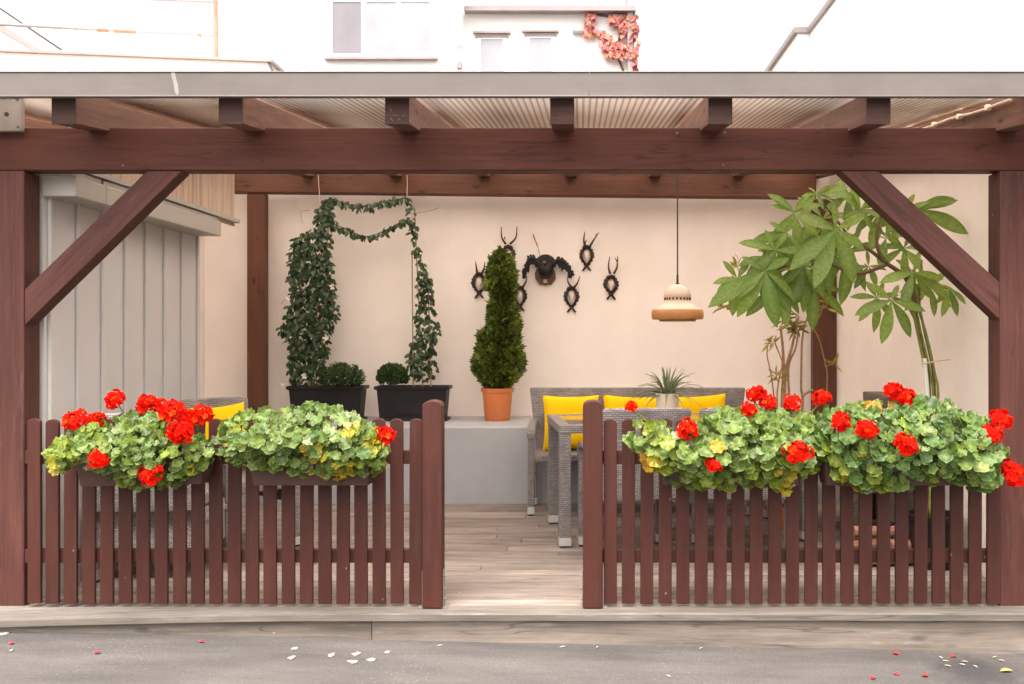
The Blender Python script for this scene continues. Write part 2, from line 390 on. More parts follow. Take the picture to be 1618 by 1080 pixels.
def tag(o, label=None, cat=None, group=None, kind=None):
    if label: o['label'] = label
    if cat: o['category'] = cat
    if group: o['group'] = group
    if kind: o['kind'] = kind
    return o
def thing(name, loc, label, cat, group=None):
    o = bpy.data.objects.new(name, None); C.objects.link(o); o.location = loc; o.empty_display_size = 0.1
    return tag(o, label, cat, group)
def kids(o): return [x for x in bpy.data.objects if x.parent == o]
def copy_tree(o, parent=None):
    c = o.copy(); C.objects.link(c)
    if parent is not None: c.parent = parent
    for ch in kids(o): copy_tree(ch, c)
    return c

# ------------------------------------------------------------------ leaves
def frame_from(d, n):
    d = Vector(d).normalized(); n = Vector(n)
    n = (n - d * n.dot(d))
    n = n.normalized() if n.length > 1e-4 else d.orthogonal().normalized()
    return d, n, d.cross(n)
def leaf(mb, p, d, n, L, Wd, col, droop=0.15, fold=0.18, widest=0.5, rows=5, rib=None):
    d, n, s = frame_from(d, n)
    vs, cs = [], []
    for i in range(rows + 1):
        t = i / rows
        wv = math.sin(PI * (t ** (math.log(0.5) / math.log(widest)))) ** 0.8 if 0 < t < 1 else 0.02
        c = p + d * (L * t) - n * (droop * L * t * t)
        hw = wv * Wd * 0.5
        vs += [c + s * hw + n * fold * hw, c, c - s * hw + n * fold * hw]
        cs += [col, rib or col, col]
    fs = []
    for i in range(rows):
        a = i * 3
        fs += [(a, a + 1, a + 4, a + 3), (a + 1, a + 2, a + 5, a + 4)]
    mb.add(vs, fs, cs)
def disc_leaf(mb, p, d, n, R, col, edge, cup=0.25, rng=rnd):
    d, n, s = frame_from(d, n)
    K = 28; vs = [p - n * R * 0.06]; cs = [lerpc(col, PALE, .35)]
    ph = rng.random() * 6; wv = rng.uniform(0.05, 0.22); lo = rng.uniform(.07, .13); zone = rng.uniform(.55, .95)
    for ring, rr in ((1, 0.5), (2, 0.78), (3, 1.0)):
        for k in range(K):
            a = PI + 2 * PI * (k + 0.5) / K           # notch towards -d
            near = abs(((a - PI + PI) % (2 * PI)) - PI)
            lob = 1.0 + lo * (rr ** 2) * math.cos(7 * a) + rng.uniform(-.03, .03) * (ring == 3)
            if near < 0.35: lob *= 0.55 + near
            r = R * rr * lob
            z = cup * R * (rr ** 2) * 0.5 + wv * R * rr * rr * math.sin(3 * a + ph) + .07 * R * rr * rr * math.cos(7 * a)
            vs.append(p + d * (math.cos(a) * r) + s * (math.sin(a) * r) + n * z)
            v = 1 + .12 * math.cos(7 * a)
            cs.append(sc(col, v) if ring == 1 else sc(lerpc(col, DKG, 1 - zone), v) if ring == 2 else edge)
    fs = []
    for k in range(K):
        k2 = (k + 1) % K
        fs.append((0, 1 + k, 1 + k2))
        for q in (0, K): fs.append((1 + q + k, 1 + q + K + k, 1 + q + K + k2, 1 + q + k2))
    mb.add(vs, fs, cs)
def in_poly(x, y, P):
    c = False; j = len(P) - 1
    for i in range(len(P)):
        if (P[i][1] > y) != (P[j][1] > y) and x < (P[j][0] - P[i][0]) * (y - P[i][1]) / (P[j][1] - P[i][1]) + P[i][0]: c = not c
        j = i
    return c
def edge_dist(x, y, P):
    best = 1e9; q = Vector((x, y))
    for i in range(len(P)):
        a = Vector(P[i]); b = Vector(P[(i + 1) % len(P)]); ab = b - a
        t = max(0, min(1, (q - a).dot(ab) / max(ab.length_squared, 1e-9)))
        dd = q - (a + ab * t)
        if dd.length < best: best = dd.length; out = dd
    return best, out
def sample(P, rng):
    xs = [p[0] for p in P]; ys = [p[1] for p in P]
    while True:
        x = rng.uniform(min(xs), max(xs)); y = rng.uniform(min(ys), max(ys))
        if in_poly(x, y, P): return x, y
def jit(c, rng, a=0.25):
    k = 1 + rng.uniform(-a, a); return (c[0] * k * (1 + rng.uniform(-a, a) * 0.4), c[1] * k, c[2] * k * (1 + rng.uniform(-a, a) * 0.4))
def lerpc(a, b, t): return tuple(x + (y - x) * t for x, y in zip(a, b))
def rvec(rng): return Vector((rng.gauss(0, 1), rng.gauss(0, 1), rng.gauss(0, 1)))
def spline(pts, k=6):
    pts = [Vector(p) for p in pts]; out = []
    for i in range(len(pts) - 1):
        p0, p1, p2, p3 = pts[max(i - 1, 0)], pts[i], pts[i + 1], pts[min(i + 2, len(pts) - 1)]
        for j in range(k):
            t = j / k
            out.append(0.5 * ((2 * p1) + (-p0 + p2) * t + (2 * p0 - 5 * p1 + 4 * p2 - p3) * t * t + (-p0 + 3 * p1 - 3 * p2 + p3) * t ** 3))
    out.append(pts[-1]); return out

# ================================================================== SETTING: street, deck
mb = MB()
xs = [-80, -20, -6] + [-4 + 0.25 * i for i in range(33)] + [6, 20, 80]
ys = [-60, -10, 0, 2, 3, 3.6, 4.0, 4.2, 4.35, 4.45, 4.6, 5, 7, 10, 20, 60, 120]
def zst(x):
    xx = max(-4, min(4, x)); return -0.141 - 0.0245 * (xx + 0.35) - 0.0022 * (xx + 0.35) ** 2 * (1 if xx < 0 else -0.3) + 0.003 * math.sin(xx * 2.3)
vs = [(x, y, zst(x)) for y in ys for x in xs]; nx = len(xs)
mb.add(vs, [(j * nx + i, j * nx + i + 1, (j + 1) * nx + i + 1, (j + 1) * nx + i) for j in range(len(ys) - 1) for i in range(nx - 1)])
tag(mb.build('street', M['asphalt'], smooth=True), 'grey worn asphalt street sloping down to the right in front of the deck', 'street', kind='structure')

mb = MB()
y = 4.565; k = 0
while y < 7.36:
    xj = -3.3; cuts = [-3.3, rnd.uniform(-1.6, 0.2), 2.2]
    for a, b in zip(cuts[:-1], cuts[1:]):
        mb.box(a + 0.001, b - 0.001, y, y + 0.112, -0.03, rnd.uniform(-0.002, 0.001))
    y += 0.117
tag(mb.build('deck', M['deck'], bevel=0.004, axis=(1, 0, 0)), 'weathered grey brown timber deck boards under the pergola', 'deck', kind='structure')
mb = MB(); mb.box(-3.3, 2.25, 4.56, 7.36, -0.3, -0.032)
tag(mb.build('deck_base', M['soil']), 'dark underside below the deck boards', 'deck', kind='structure')

# front step: nosing board (warped at the left end) and riser boards
step = thing('deck_step', (0, 4.45, -0.1), 'long weathered timber step edge between the deck and the street', 'step')
mb = MB()
xs = [-3.3 + 0.2 * i for i in range(29)]
def sag(x): return -0.034 * max(0, (-1.3 - x) / 1.5) ** 1.3
ring = []
for x in xs:
    s_ = sag(x); f_ = 0.004 * math.sin(x * 1.7)
    ring.append([(x, 4.44 + f_, -0.034 + s_), (x, 4.562, -0.034), (x, 4.562, 0.002), (x, 4.448 + f_, 0.002 + s_), (x, 4.44 + f_, -0.006 + s_)])
vs = [p for r in ring for p in r]; m_ = 5
fs = [(i * m_ + k, i * m_ + (k + 1) % m_, (i + 1) * m_ + (k + 1) % m_, (i + 1) * m_ + k) for i in range(len(xs) - 1) for k in range(m_)]
fs += [tuple(range(m_)), tuple((len(xs) - 1) * m_ + k for k in range(m_ - 1, -1, -1))]
mb.add(vs, fs); mb.build('nosing_board', M['deckedge'], step, smooth=True, angle=30, axis=(1, 0, 0))
for a, b, dz in ((-3.3, -0.985, 0.002), (-0.982, 2.3, 0.0)):
    mb = MB(); n = 14; vs = []
    for i in range(n + 1):
        x = a + (b - a) * i / n; t = -0.036 + sag(x); z = zst(x) - 0.03
        vs += [(x, 4.462 + dz, z), (x, 4.50, z), (x, 4.50, t), (x, 4.462 + dz, t)]
    fs = [(i * 4 + k, i * 4 + (k + 1) % 4, i * 4 + 4 + (k + 1) % 4, i * 4 + 4 + k) for i in range(n) for k in range(4)] + [(0, 1, 2, 3), (n * 4 + 3, n * 4 + 2, n * 4 + 1, n * 4)]
    mb.add(vs, fs); mb.build('riser_board', M['riser'], step, axis=(1, 0, 0), bevel=0.003)

# ================================================================== WALLS
mb = MB(); mb.box(-3.3, 2.2, 8.33, 8.55, -0.3, 3.05)
tag(mb.build('rear_wall', M['plaster'], origin=(0, 8.33, 0)), 'smooth peach plastered wall at the back of the pergola carrying the trophies', 'wall')
mb = MB(); mb.box(-3.3, 2.2, 7.35, 8.33, -0.3, 0.594)
tag(mb.build('wall_ledge', M['ledge'], origin=(0, 7.35, 0), bevel=0.012), 'low grey painted ledge wall that carries the planters and the terracotta pot', 'ledge')

side = thing('side_house', (-2.67, 5.6, 0), 'grey metal clad lean-to wall with vertical seams and a boxed gutter at the left', 'building')
mb = MB(); mb.box(-6, -2.67, 4.72, 6.6, -0.2, 2.3)
b_ = mb.build('cladding', M['siding'], side)
mb = MB()
for i in range(8):
    yy = 4.76 + 0.262 * i
    mb.box(-2.67, -2.652, yy - 0.012, yy + 0.012, -0.05, 2.02)
mb.build('seam', M['siding'], side, bevel=0.005)
mb = MB(); mb.box(-6, -3.3, 6.6, 8.55, -0.2, 3.05)
mb.build('plaster_wall', M['plaster'], side)
mb = MB()
for a, b in ((4.70, 5.0), (5.004, 6.6)):
    mb.box(-2.67, -2.5, a, b, 1.99, 2.092)
    mb.box(-2.67, -2.515, a + 0.001, b - 0.02, 2.0921, 2.12)
g_ = mb.build('gutter_box', M['gutter'], side, bevel=0.006)
mb = MB(); ys_ = [4.72 + 0.02 * i for i in range(113)]
vs = []
for i, yy in enumerate(ys_): 
    xx = -2.545 + (0.012 if i % 2 else 0); vs += [(xx, yy, 2.10), (xx, yy, 2.375 + 0.105 * (yy - 4.25))]
mb.add(vs, [(2 * i, 2 * i + 2, 2 * i + 3, 2 * i + 1) for i in range(len(ys_) - 1)])
pn = mb.build('corrugated_panel', M['reed'], side)
sm = pn.modifiers.new('thick', 'SOLIDIFY'); sm.thickness = 0.006
mb = MB(); mb.box(-2.60, -2.50, 4.7, 6.96, 2.125, 2.15); mb.build('panel_rail', M['gutter'], side)

house = thing('right_house', (2.2, 6.9, -0.2), 'tall white rendered house wall with grey roof edging at the right of the pergola', 'building')
mb = MB(); mb.box(2.2, 8, 4.3, 9.12, -0.3, 4.2); mb.build('lower_wall', M['white'], house)
mb = MB(); mb.box(2.08, 8, 9.121, 13.5, -0.3, 4.2); mb.build('rear_wall', M['whitewarm'], house)
mb = MB(); mb.box(2.17, 8.03, 4.27, 9.09, 4.2, 4.26); mb.box(2.04, 8.03, 9.091, 13.53, 4.2, 4.262); mb.build('roof_edge', M['coping'], house, bevel=0.006)
mb = MB(); mb.prism([(4.67, -0.03), (8.33, -0.03), (8.33, 2.80), (4.67, 2.42)], 2.1785, 2.1998, lambda a, b, d: (d, a, b))
mb.build('plaster_skin', M['plaster'], house)
mb = MB(); mb.tube([at(1520, 52, 4.95 + 0.58), at(1566, 18, 4.95 + 0.16)], 0.004, 6); 
# ================================================================== PERGOLA
per = thing('pergola', (-0.3, 4.56, 0), 'dark brown timber pergola with diagonal braces and a translucent corrugated roof', 'pergola')
YF, YB = 4.56, 4.665
PX = ((-2.84, -2.675), (2.012, 2.177))
for x0, x1 in PX:
    mb = MB(); mb.box(x0, x1, YF, YB + 0.03, -0.026, 2.0925)
    mb.build('post', M['post'], per, bevel=0.006, axis=(0, 0, 1))
mb = MB(); mb.box(-3.3, 2.19, YF, YB, 2.093, 2.300); mb.build('beam', M['beam'], per, bevel=0.007, axis=(1, 0, 0))
# braces
def brace(poly):
    P = [(xa(px, YF), za(py, YF)) for px, py in poly]
    mb = MB(); mb.prism(P, YF + 0.004, YB - 0.002, lambda a, b, d: (a, d, b))
    d = Vector((P[1][0] - P[0][0], 0, P[1][1] - P[0][1]))
    return mb.build('brace', M['post'], per, bevel=0.004, axis=d)
brace([(38, 457), (231, 269.5), (287, 269.5), (38, 514)])
brace([(1580.5, 446), (1388, 269.5), (1329, 269.5), (1580.5, 505)])
# rafters
SL = 0.105
RPX = [-182, 82, 346, 609, 870, 1120, 1370, 1621]
for i, px in enumerate(RPX):
    x0 = xa(px, 4.25); x1 = x0 + 0.104
    def zr(y): return 2.249 + SL * (y - 4.25)
    mb = MB(); ya, yb = 4.256, 8.33
    mb.hexa([(x0, ya, zr(ya)), (x1, ya, zr(ya)), (x1, yb, zr(yb)), (x0, yb, zr(yb)), (x0, ya, zr(ya) + 0.14), (x1, ya, zr(ya) + 0.14), (x1, yb, zr(yb) + 0.14), (x0, yb, zr(yb) + 0.14)])
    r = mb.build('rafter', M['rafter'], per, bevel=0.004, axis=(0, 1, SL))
    mb = MB(); mb.box(x0 - 0.0015, x1 + 0.0015, 4.25, 4.2565, zr(4.25) - 0.0015, zr(4.25) + 0.14)
    mb.build('painted_end', M['rafterend'], r, axis=(1, 0, 0))
    if px == 609:   # peeled paint slashes on this end grain
        mb = MB()
        for (a, b, c, d_) in ((614, 168, 621, 178), (617, 181, 632, 182), (622, 192, 616, 184), (634, 185, 642, 179), (634, 190, 627, 186)):
            p, q = at(a, b, 4.2485), at(c, d_, 4.2485); t = (q - p).normalized(); s_ = Vector((t.z, 0, -t.x)) * 0.004
            mb.add([p, (p + q) / 2 + s_, q, (p + q) / 2 - s_], [(0, 1, 2, 3)])
        mb.build('paint_chip', M['rafter'], r, axis=(1, 0, 0))
mb = MB()   # back beam: a little lower at the right
zl, zrt = 2.515, 2.465; x0, x1 = -3.0, 2.0
mb.hexa([(x0, 8.06, zl), (x1, 8.06, zrt), (x1, 8.165, zrt), (x0, 8.165, zl), (x0, 8.06, 2.72), (x1, 8.06, 2.71), (x1, 8.165, 2.71), (x0, 8.165, 2.72)])
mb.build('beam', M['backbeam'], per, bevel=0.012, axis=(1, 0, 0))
for x0, x1, zt in ((-2.842, -2.685, 2.51), (1.974, 2.175, 2.463)):
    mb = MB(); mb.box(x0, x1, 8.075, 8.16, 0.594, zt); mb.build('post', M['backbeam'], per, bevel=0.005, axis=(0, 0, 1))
# roof sheet with webs, closed
mb = MB(); nx = 360; za0 = 2.249 + 0.1425
vs, fs = [], []
for i in range(nx + 1):
    x = -3.28 + i * (2.18 + 3.28) / nx; b = 0.004 * math.cos(i * PI)
    for (yy) in (4.236, 8.325):
        z = za0 + SL * (yy - 4.25)
        vs += [(x, yy, z + 0.008 + b)]
for i in range(nx): fs += [(2 * i, 2 * i + 1, 2 * i + 3, 2 * i + 2)]
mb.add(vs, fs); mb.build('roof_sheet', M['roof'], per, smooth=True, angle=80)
for a, b in ((-3.3, 0.036), (0.0366, 2.19)):
    mb = MB(); mb.box(a, b, 4.192, 4.235, 2.358, 2.4615); mb.box(a, b, 4.188, 4.24, 2.462, 2.468); mb.box(a, b, 4.188, 4.1925, 2.354, 2.362)
    fa = mb.build('fascia', M['fascia'], per, bevel=0.003)
mb = MB()
P = [(270, 113), (276, 113), (278, 122), (281, 133), (283, 148), (279, 151), (276, 144), (274, 130), (271, 121)]
mb.prism([(xa(a, 4.1905), za(b, 4.1905)) for a, b in P], 4.1905, 4.1918, lambda a, b, d: (a, d, b)); mb.build('paint_drip', M['drip'], per)
mb = MB()   # clipped cable below the sheet on the last rafter
pts = [(1.97, yy, 2.249 + SL * (yy - 4.25) + 0.118 + 0.004 * math.sin(yy * 9)) for yy in np.linspace(4.35, 8.0, 26)]
cabl = thing('cable', (1.97, 5, 2.4), 'pale cable clipped along the rafter in the top right corner', 'cable')
mb.tube(pts, 0.007, 6); mb.build('wire', M['string'], cabl)
for yy in (4.6, 4.95, 5.3, 5.7, 6.1):
    mb = MB(); z = 2.249 + SL * (yy - 4.25) + 0.118; mb.box(1.958, 1.984, yy - 0.012, yy + 0.012, z - 0.012, z + 0.014); mb.build('clip', M['whitepot'], cabl, bevel=0.003)
jb = thing('junction_plate', (-2.65, 4.4, 2.3), 'pale weathered end plate with a round dark hole on the beam at far left', 'bracket')
X1 = xa(33, 4.525)
mb = MB(); mb.box(-2.90, X1, 4.525, 4.5585, za(207, 4.525), za(152, 4.525)); mb.build('plate', M['galv'], jb, bevel=0.004)
mb = MB(); c0 = at(10, 180, 4.523); mb.tube([c0, c0 + Vector((0, 0.004, 0))], 0.011, 14); mb.build('hole', M['black'], jb)
for px, py in ((27, 157), (28, 200)):
    mb = MB(); c0 = at(px, py, 4.522); mb.tube([c0, c0 + Vector((0, 0.005, 0))], 0.006, 8); mb.build('screw', M['darkline'], jb)

# ================================================================== FENCES
def rounded_top(w, h, r=0.5, n=8):
    P = [(0, 0), (w, 0)]
    hh = w * r
    for i in range(n + 1):
        a = PI * i / n
        P.append((w / 2 + w / 2 * math.cos(a), h - hh + hh * math.sin(a)))
    return P
YP0, YP1 = 4.542, 4.562
def fence(name, label, x_first, x_last, n, gate_px, rail_x):
    root = thing(name, ((rail_x[0] + rail_x[1]) / 2, 4.55, 0), label, 'fence')
    for i in range(n):
        px = x_first + (x_last - x_first) * i / (n - 1) + rnd.uniform(-0.5, 0.5)
        x0 = xa(px, YP0); wd = 0.0625; zb = 0.016 + rnd.uniform(-0.002, 0.002); ht = 0.902 - zb + rnd.uniform(-0.003, 0.003)
        lean = rnd.uniform(-0.004, 0.004)
        mb = MB(); mb.prism([(x0 + a + lean * b, zb + b) for a, b in rounded_top(wd, ht, 0.32)], YP0, YP1, lambda a, b, d: (a, d, b))
        mb.build('picket', M['picket'], root, bevel=0.003, axis=(0, 0, 1))
    for z0, z1 in ((0.683, 0.747), (0.208, 0.272)):
        mb = MB(); mb.box(rail_x[0], rail_x[1], YP1 + 0.0005, 4.60, z0, z1); mb.build('rail', M['picket'], root, bevel=0.003, axis=(1, 0, 0))
    x0 = xa(gate_px, 4.505); wd = 0.094
    mb = MB(); mb.prism([(x0 + a, 0.005 + b) for a, b in rounded_top(wd, 0.987, 0.28)], 4.505, 4.60, lambda a, b, d: (a, d, b))
    gp = mb.build('gate_post', M['picket'], root, bevel=0.005, axis=(0, 0, 1))
    for sx in (-1, 1):
        xx = x0 + wd / 2 + sx * (wd / 2 + 0.022)
        mb = MB(); mb.box(min(xx, x0 + wd / 2), max(xx, x0 + wd / 2), 4.52, 4.585, 0.0025, 0.0065)
        mb.box(x0 + (wd + 0.001 if sx > 0 else -0.005), x0 + (wd + 0.005 if sx > 0 else -0.001), 4.53, 4.575, 0.007, 0.18)
        for zz in (0.04, 0.09, 0.15):
            mb.tube([(x0 + (wd if sx > 0 else 0), 4.55, zz), (x0 + (wd + 0.012 if sx > 0 else -0.012), 4.55, zz)], 0.006, 6)
        mb.build('bracket', M['picket'] if False else M['galv'], gp)
    return root
fence('picket_fence', 'dark red brown picket fence left of the entrance under the two left flower boxes', 43, 646, 22, 667, (-2.674, xa(668, 4.56)))
fence('picket_fence', 'dark red brown picket fence right of the entrance under the two right flower boxes', 954, 1560, 22, 921, (xa(950, 4.56), 2.011))

# ================================================================== GERANIUM BOXES
GREEN = (0.150, 0.215, 0.020); BLUEG = (0.120, 0.20, 0.040); DKG = (0.035, 0.085, 0.018); YEL = (0.50, 0.36, 0.012); LIME = (0.23, 0.29, 0.025); ORA = (0.6, 0.27, 0.02); PALE = (0.30, 0.36, 0.17)
def flower_mesh(seed):
    rng = random.Random(seed); mb = MB()
    mb.lathe([(0, -.016), (.02, -.01), (.028, 0), (.024, .014), (.013, .022), (0, .024)], 12); mb.col = [(0.62, 0.012, 0.008)] * len(mb.v)
    for i in range(58):
        th = rng.uniform(0, 2 * PI); u = rng.uniform(-0.35, 1); r = math.sqrt(max(0, 1 - u * u))
        nrm = Vector((r * math.cos(th), r * math.sin(th), u)); p = Vector((nrm.x * 0.043, nrm.y * 0.043, nrm.z * 0.030)) * rng.uniform(0.75, 1.28)
        nrm = (nrm + rvec(rng) * 0.25).normalized(); t1 = nrm.orthogonal().normalized(); t2 = nrm.cross(t1); a0 = rng.uniform(0, 6)
        base = jit((0.70, 0.009, 0.003), rng, 0.36)
        if rng.random() < 0.12: base = (0.85, 0.06, 0.005)
        for k in range(5):
            a = a0 + k * 2 * PI / 5 + rng.uniform(-0.15, 0.15)
            d = t1 * math.cos(a) + t2 * math.sin(a); s = nrm.cross(d); L = rng.uniform(0.013, 0.019); wd = L * 0.42
            up = nrm * L * rng.uniform(0.1, 0.5)
            mb.add([p, p + d * L * .5 + s * wd + up * .6, p + d * L * .9 + s * wd * .7 + up, p + d * L + up * .8, p + d * L * .9 - s * wd * .7 + up, p + d * L * .5 - s * wd + up * .6], [(0, 1, 2, 3), (0, 3, 4, 5)],
                   [sc(base, .75), base, base, base, base, base])
    o = mb.build('flower_head', M['petal']); me = o.data; bpy.data.objects.remove(o); return me
FM = [flower_mesh(s) for s in (1, 2, 3, 4)]
def geranium(name, label, P, yel, flowers, trough_px, n, seed, base=GREEN, size=1.0, tilt=0.0):
    rng = random.Random(seed)
    xs_ = [p[0] for p in P]; cx = (min(xs_) + max(xs_)) / 2
    YC = 4.43
    root = thing(name, (xa(cx, YC), YC, 0.6), label, 'flower box', 'geranium boxes hung along the fences')
    # trough: tapered, hollow, rounded ends
    x0, x1 = xa(trough_px[0], 4.36), xa(trough_px[1], 4.36); zb, zt = 0.608, 0.755
    mb = MB()
    def rr(ins, z):
        xa_, xb_, ya_, yb_, r = x0 + ins, x1 - ins, 4.365 + ins, 4.538 - ins, 0.02
        out = []
        for (cx_, cy_, a0) in ((xb_ - r, yb_ - r, 0), (xa_ + r, yb_ - r, 90), (xa_ + r, ya_ + r, 180), (xb_ - r, ya_ + r, 270)):
            for k in range(4):
                a = math.radians(a0 + 30 * k); X = cx_ + r * math.cos(a)
                out.append((X, cy_ + r * math.sin(a), z + tilt * (X - (x0 + x1) / 2)))
        return out
    rings = [rr(0.022, zb), rr(0.004, zt - 0.02), rr(-0.003, zt - 0.018), rr(-0.003, zt), rr(0.008, zt), rr(0.02, zt - 0.03)]
    vs = [p for r_ in rings for p in r_]; m_ = 16
    fs = [(i * m_ + k, i * m_ + (k + 1) % m_, (i + 1) * m_ + (k + 1) % m_, (i + 1) * m_ + k) for i in range(5) for k in range(m_)] + [tuple(range(m_ - 1, -1, -1)), tuple(5 * m_ + k for k in range(m_))]
    mb.add(vs, fs); mb.build('trough', M['trough'], root, smooth=True, angle=50)
    # foliage
    mb = MB(); stems = MB(); stems.cur = 0
    cz = za(sum(p[1] for p in P) / len(P), YC)
    for i in range(n):
        px, py = sample(P, rng)
        d, off = edge_dist(px, py, P)
        e = min(1, d / 48.0); bulge = math.sqrt(e) * 0.19
        mode = rng.random()
        Y = YC - bulge * (rng.uniform(0.55, 1.16) if mode < 0.62 else rng.uniform(-0.2, 0.75))
        if mode > 0.9: Y = YC + bulge * rng.uniform(0.2, 0.9)
        p = at(px, py, Y)
        if p.z < 0.93: Y = min(Y, 4.50); p = at(px, py, Y)
        R = rng.choice((rng.uniform(0.014, 0.024), rng.uniform(0.024, 0.036))) * size
        if mode > 0.62: R *= 0.9
        out = Vector((0, -1, 0)) * (0.9 if Y < YC else -0.7) + Vector((-off[0], 0, off[1])).normalized() * (-0.7 * (1 - e)) + Vector((0, 0, 0.75))
        nn = (out + rvec(rng) * 0.5).normalized()
        dd = Vector((rng.uniform(-1, 1), -0.3, -0.75 + rng.uniform(-0.4, 0.4)))
        low = (py - min(q[1] for q in P)) / (max(q[1] for q in P) - min(q[1] for q in P))
        col = lerpc(base, BLUEG, rng.random() * 0.8)
        if rng.random() < 0.25: col = lerpc(col, LIME, rng.uniform(0.2, 0.5))
        if rng.random() < 0.12: col = lerpc(col, DKG, 0.6)
        if rng.random() < 0.07: col = lerpc(col, PALE, 0.8)
        if low > 0.72 and rng.random() < 0.4: col = lerpc(col, LIME, rng.uniform(0.3, 0.8))
        edge = lerpc(col, PALE, 0.22); col = lerpc(col, DKG, .08)
        for (yx, yy, yr, yc) in yel:
            if (px - yx) ** 2 + (py - yy) ** 2 < yr * yr and rng.random() < 0.55:
                col = lerpc(col, yc, rng.uniform(0.55, 1)); edge = lerpc(col, yc, 0.5)
        col = sc(jit(col, rng, 0.24), .86); edge = sc(edge, 1.0)
        disc_leaf(mb, p, dd, nn, R, col, jit(edge, rng, 0.1), cup=rng.uniform(-0.15, 0.35), rng=rng)
        if i % 3 == 0:
            b = Vector((min(max(p.x + rng.uniform(-.06, .06), x0 + .03), x1 - .03), 4.45, zt - 0.03))
            mid = (p + b) / 2 + Vector((0, 0, 0.03))
            mb.tube([b, mid, p - nn * 0.003], [0.003, 0.0025, 0.0018], 5, sc(LIME, 0.7))
    mb.build('foliage', M['leaf'], root, smooth=True, angle=180)
    for (fx, fy, r, dy) in flowers:
        d, _ = edge_dist(fx, fy, P); ins = in_poly(fx, fy, P)
        Y = YC - (math.sqrt(min(1, d / 48.0)) * 0.19 + 0.045 if ins else 0.02) + dy
        p = at(fx, fy, Y)
        o = bpy.data.objects.new('flower_head', rng.choice(FM)); C.objects.link(o); o.parent = root
        o.location = p - root.location
        k = r * Y / F / 0.053; o.scale = (k * rng.uniform(.88, 1.15), k * rng.uniform(.88, 1.15), k * rng.uniform(.85, 1.25))
        dirv = Vector((rng.uniform(-.3, .3), -0.9 if ins else -0.6, 0.75)).normalized()
        o.rotation_euler = (Matrix.Rotation(rng.uniform(0, 6), 3, 'Z')).to_euler()
        q = dirv.to_track_quat('Z', 'Y'); o.rotation_euler = (q.to_matrix() @ Matrix.Rotation(rng.uniform(0, 6), 3, 'Z')).to_euler()
        b = Vector((min(max(p.x + rng.uniform(-.08, .08), x0 + .03), x1 - .03), 4.45, zt - 0.03)); mb = MB()
        mb.tube(spline([b, (b + p) / 2 + Vector((0, 0.0, 0.05)), p - dirv * 0.02], 4), 0.003, 6, sc(LIME, 0.8)); mb.build('flower_stem', M['leaf'], root, smooth=True, angle=180)
        if rng.random() < 0.35:
            mb = MB()
            for k in range(7):
                v = rvec(rng); v.z = -abs(v.z); leaf(mb, p - dirv * 0.03, v, rvec(rng), 0.022, 0.008, (0.6, 0.5, 0.38), rows=2)
            mb.build('flower_bud', M['petal'], root)
    return root
B1 = [(76, 715), (95, 690), (130, 672), (165, 666), (200, 655), (240, 650), (275, 666), (305, 688), (330, 692), (343, 715), (325, 738), (300, 757), (270, 772), (240, 774), (215, 772), (190, 764), (160, 752), (130, 738), (105, 745), (86, 748)]
B2 = [(342, 700), (350, 675), (375, 655), (430, 648), (480, 645), (495, 633), (515, 640), (545, 650), (575, 662), (595, 680), (612, 700), (612, 730), (600, 745), (570, 752), (540, 760), (500, 755), (470, 750), (440, 748), (400, 740), (365, 728), (345, 718)]
B3 = [(990, 690), (1005, 668), (1030, 668), (1065, 675), (1100, 662), (1120, 650), (1150, 642), (1200, 645), (1250, 650), (1290, 660), (1298, 690), (1290, 740), (1265, 755), (1240, 775), (1200, 765), (1160, 772), (1110, 770), (1065, 762), (1030, 745), (1005, 715)]
B4 = [(1282, 670), (1300, 650), (1345, 640), (1400, 635), (1450, 630), (1500, 640), (1545, 655), (1570, 680), (1592, 715), (1590, 740), (1578, 778), (1540, 775), (1500, 760), (1450, 765), (1400, 776), (1350, 770), (1310, 755), (1290, 720)]
geranium('geranium_box', 'flower box with ten red geranium heads and pale yellowing leaves at the far left', B1,
         [(95, 725, 30, LIME), (110, 690, 45, LIME), (90, 740, 14, YEL), (310, 745, 16, YEL), (125, 672, 14, YEL), (272, 700, 16, LIME), (262, 728, 14, LIME), (130, 735, 14, PALE)],
         [(120, 664, 17, 0), (153, 665, 15, 0), (182, 632, 17, 0), (232, 639, 16, 0), (250, 641, 13, 0.02), (273, 650, 18, -0.02), (298, 662, 15, 0), (320, 656, 17, -0.02), (287, 682, 19, -0.03), (156, 724, 16, 0), (237, 750, 19, 0)],
         (112, 322), 642, 11, size=0.86, tilt=0.02)
geranium('geranium_box', 'dense green flower box with one red geranium head beside the left gate post', B2,
         [(495, 712, 20, YEL), (560, 745, 22, YEL), (500, 752, 18, YEL), (395, 742, 14, ORA), (555, 680, 14, YEL), (587, 700, 14, YEL), (592, 732, 24, LIME), (540, 750, 20, YEL), (370, 660, 20, LIME), (490, 660, 16, PALE), (420, 650, 12, LIME), (540, 665, 25, PALE)],
         [(606, 690, 18, 0)], (386, 587), 702, 12, base=(0.150, 0.220, 0.034), size=0.9)
geranium('geranium_box', 'flower box with nine red geranium heads and lime edged leaves before the grey chairs', B3,
         [(1035, 700, 16, LIME), (1045, 715, 22, LIME), (1020, 735, 18, ORA), (1040, 735, 20, YEL), (1065, 755, 20, LIME), (1240, 757, 22, YEL), (1120, 765, 22, LIME), (1270, 735, 20, LIME), (1140, 715, 14, YEL), (1200, 745, 25, LIME), (1170, 768, 20, LIME), (1020, 675, 15, LIME)],
         [(997, 643, 11, 0), (1085, 678, 15, 0), (1128, 734, 13, 0), (1183, 647, 12, 0), (1195, 623, 15, 0), (1213, 637, 14, 0), (1251, 636, 15, 0), (1298, 629, 13, 0), (1260, 713, 21, 0)],
         (1040, 1275), 642, 13, size=1.0)
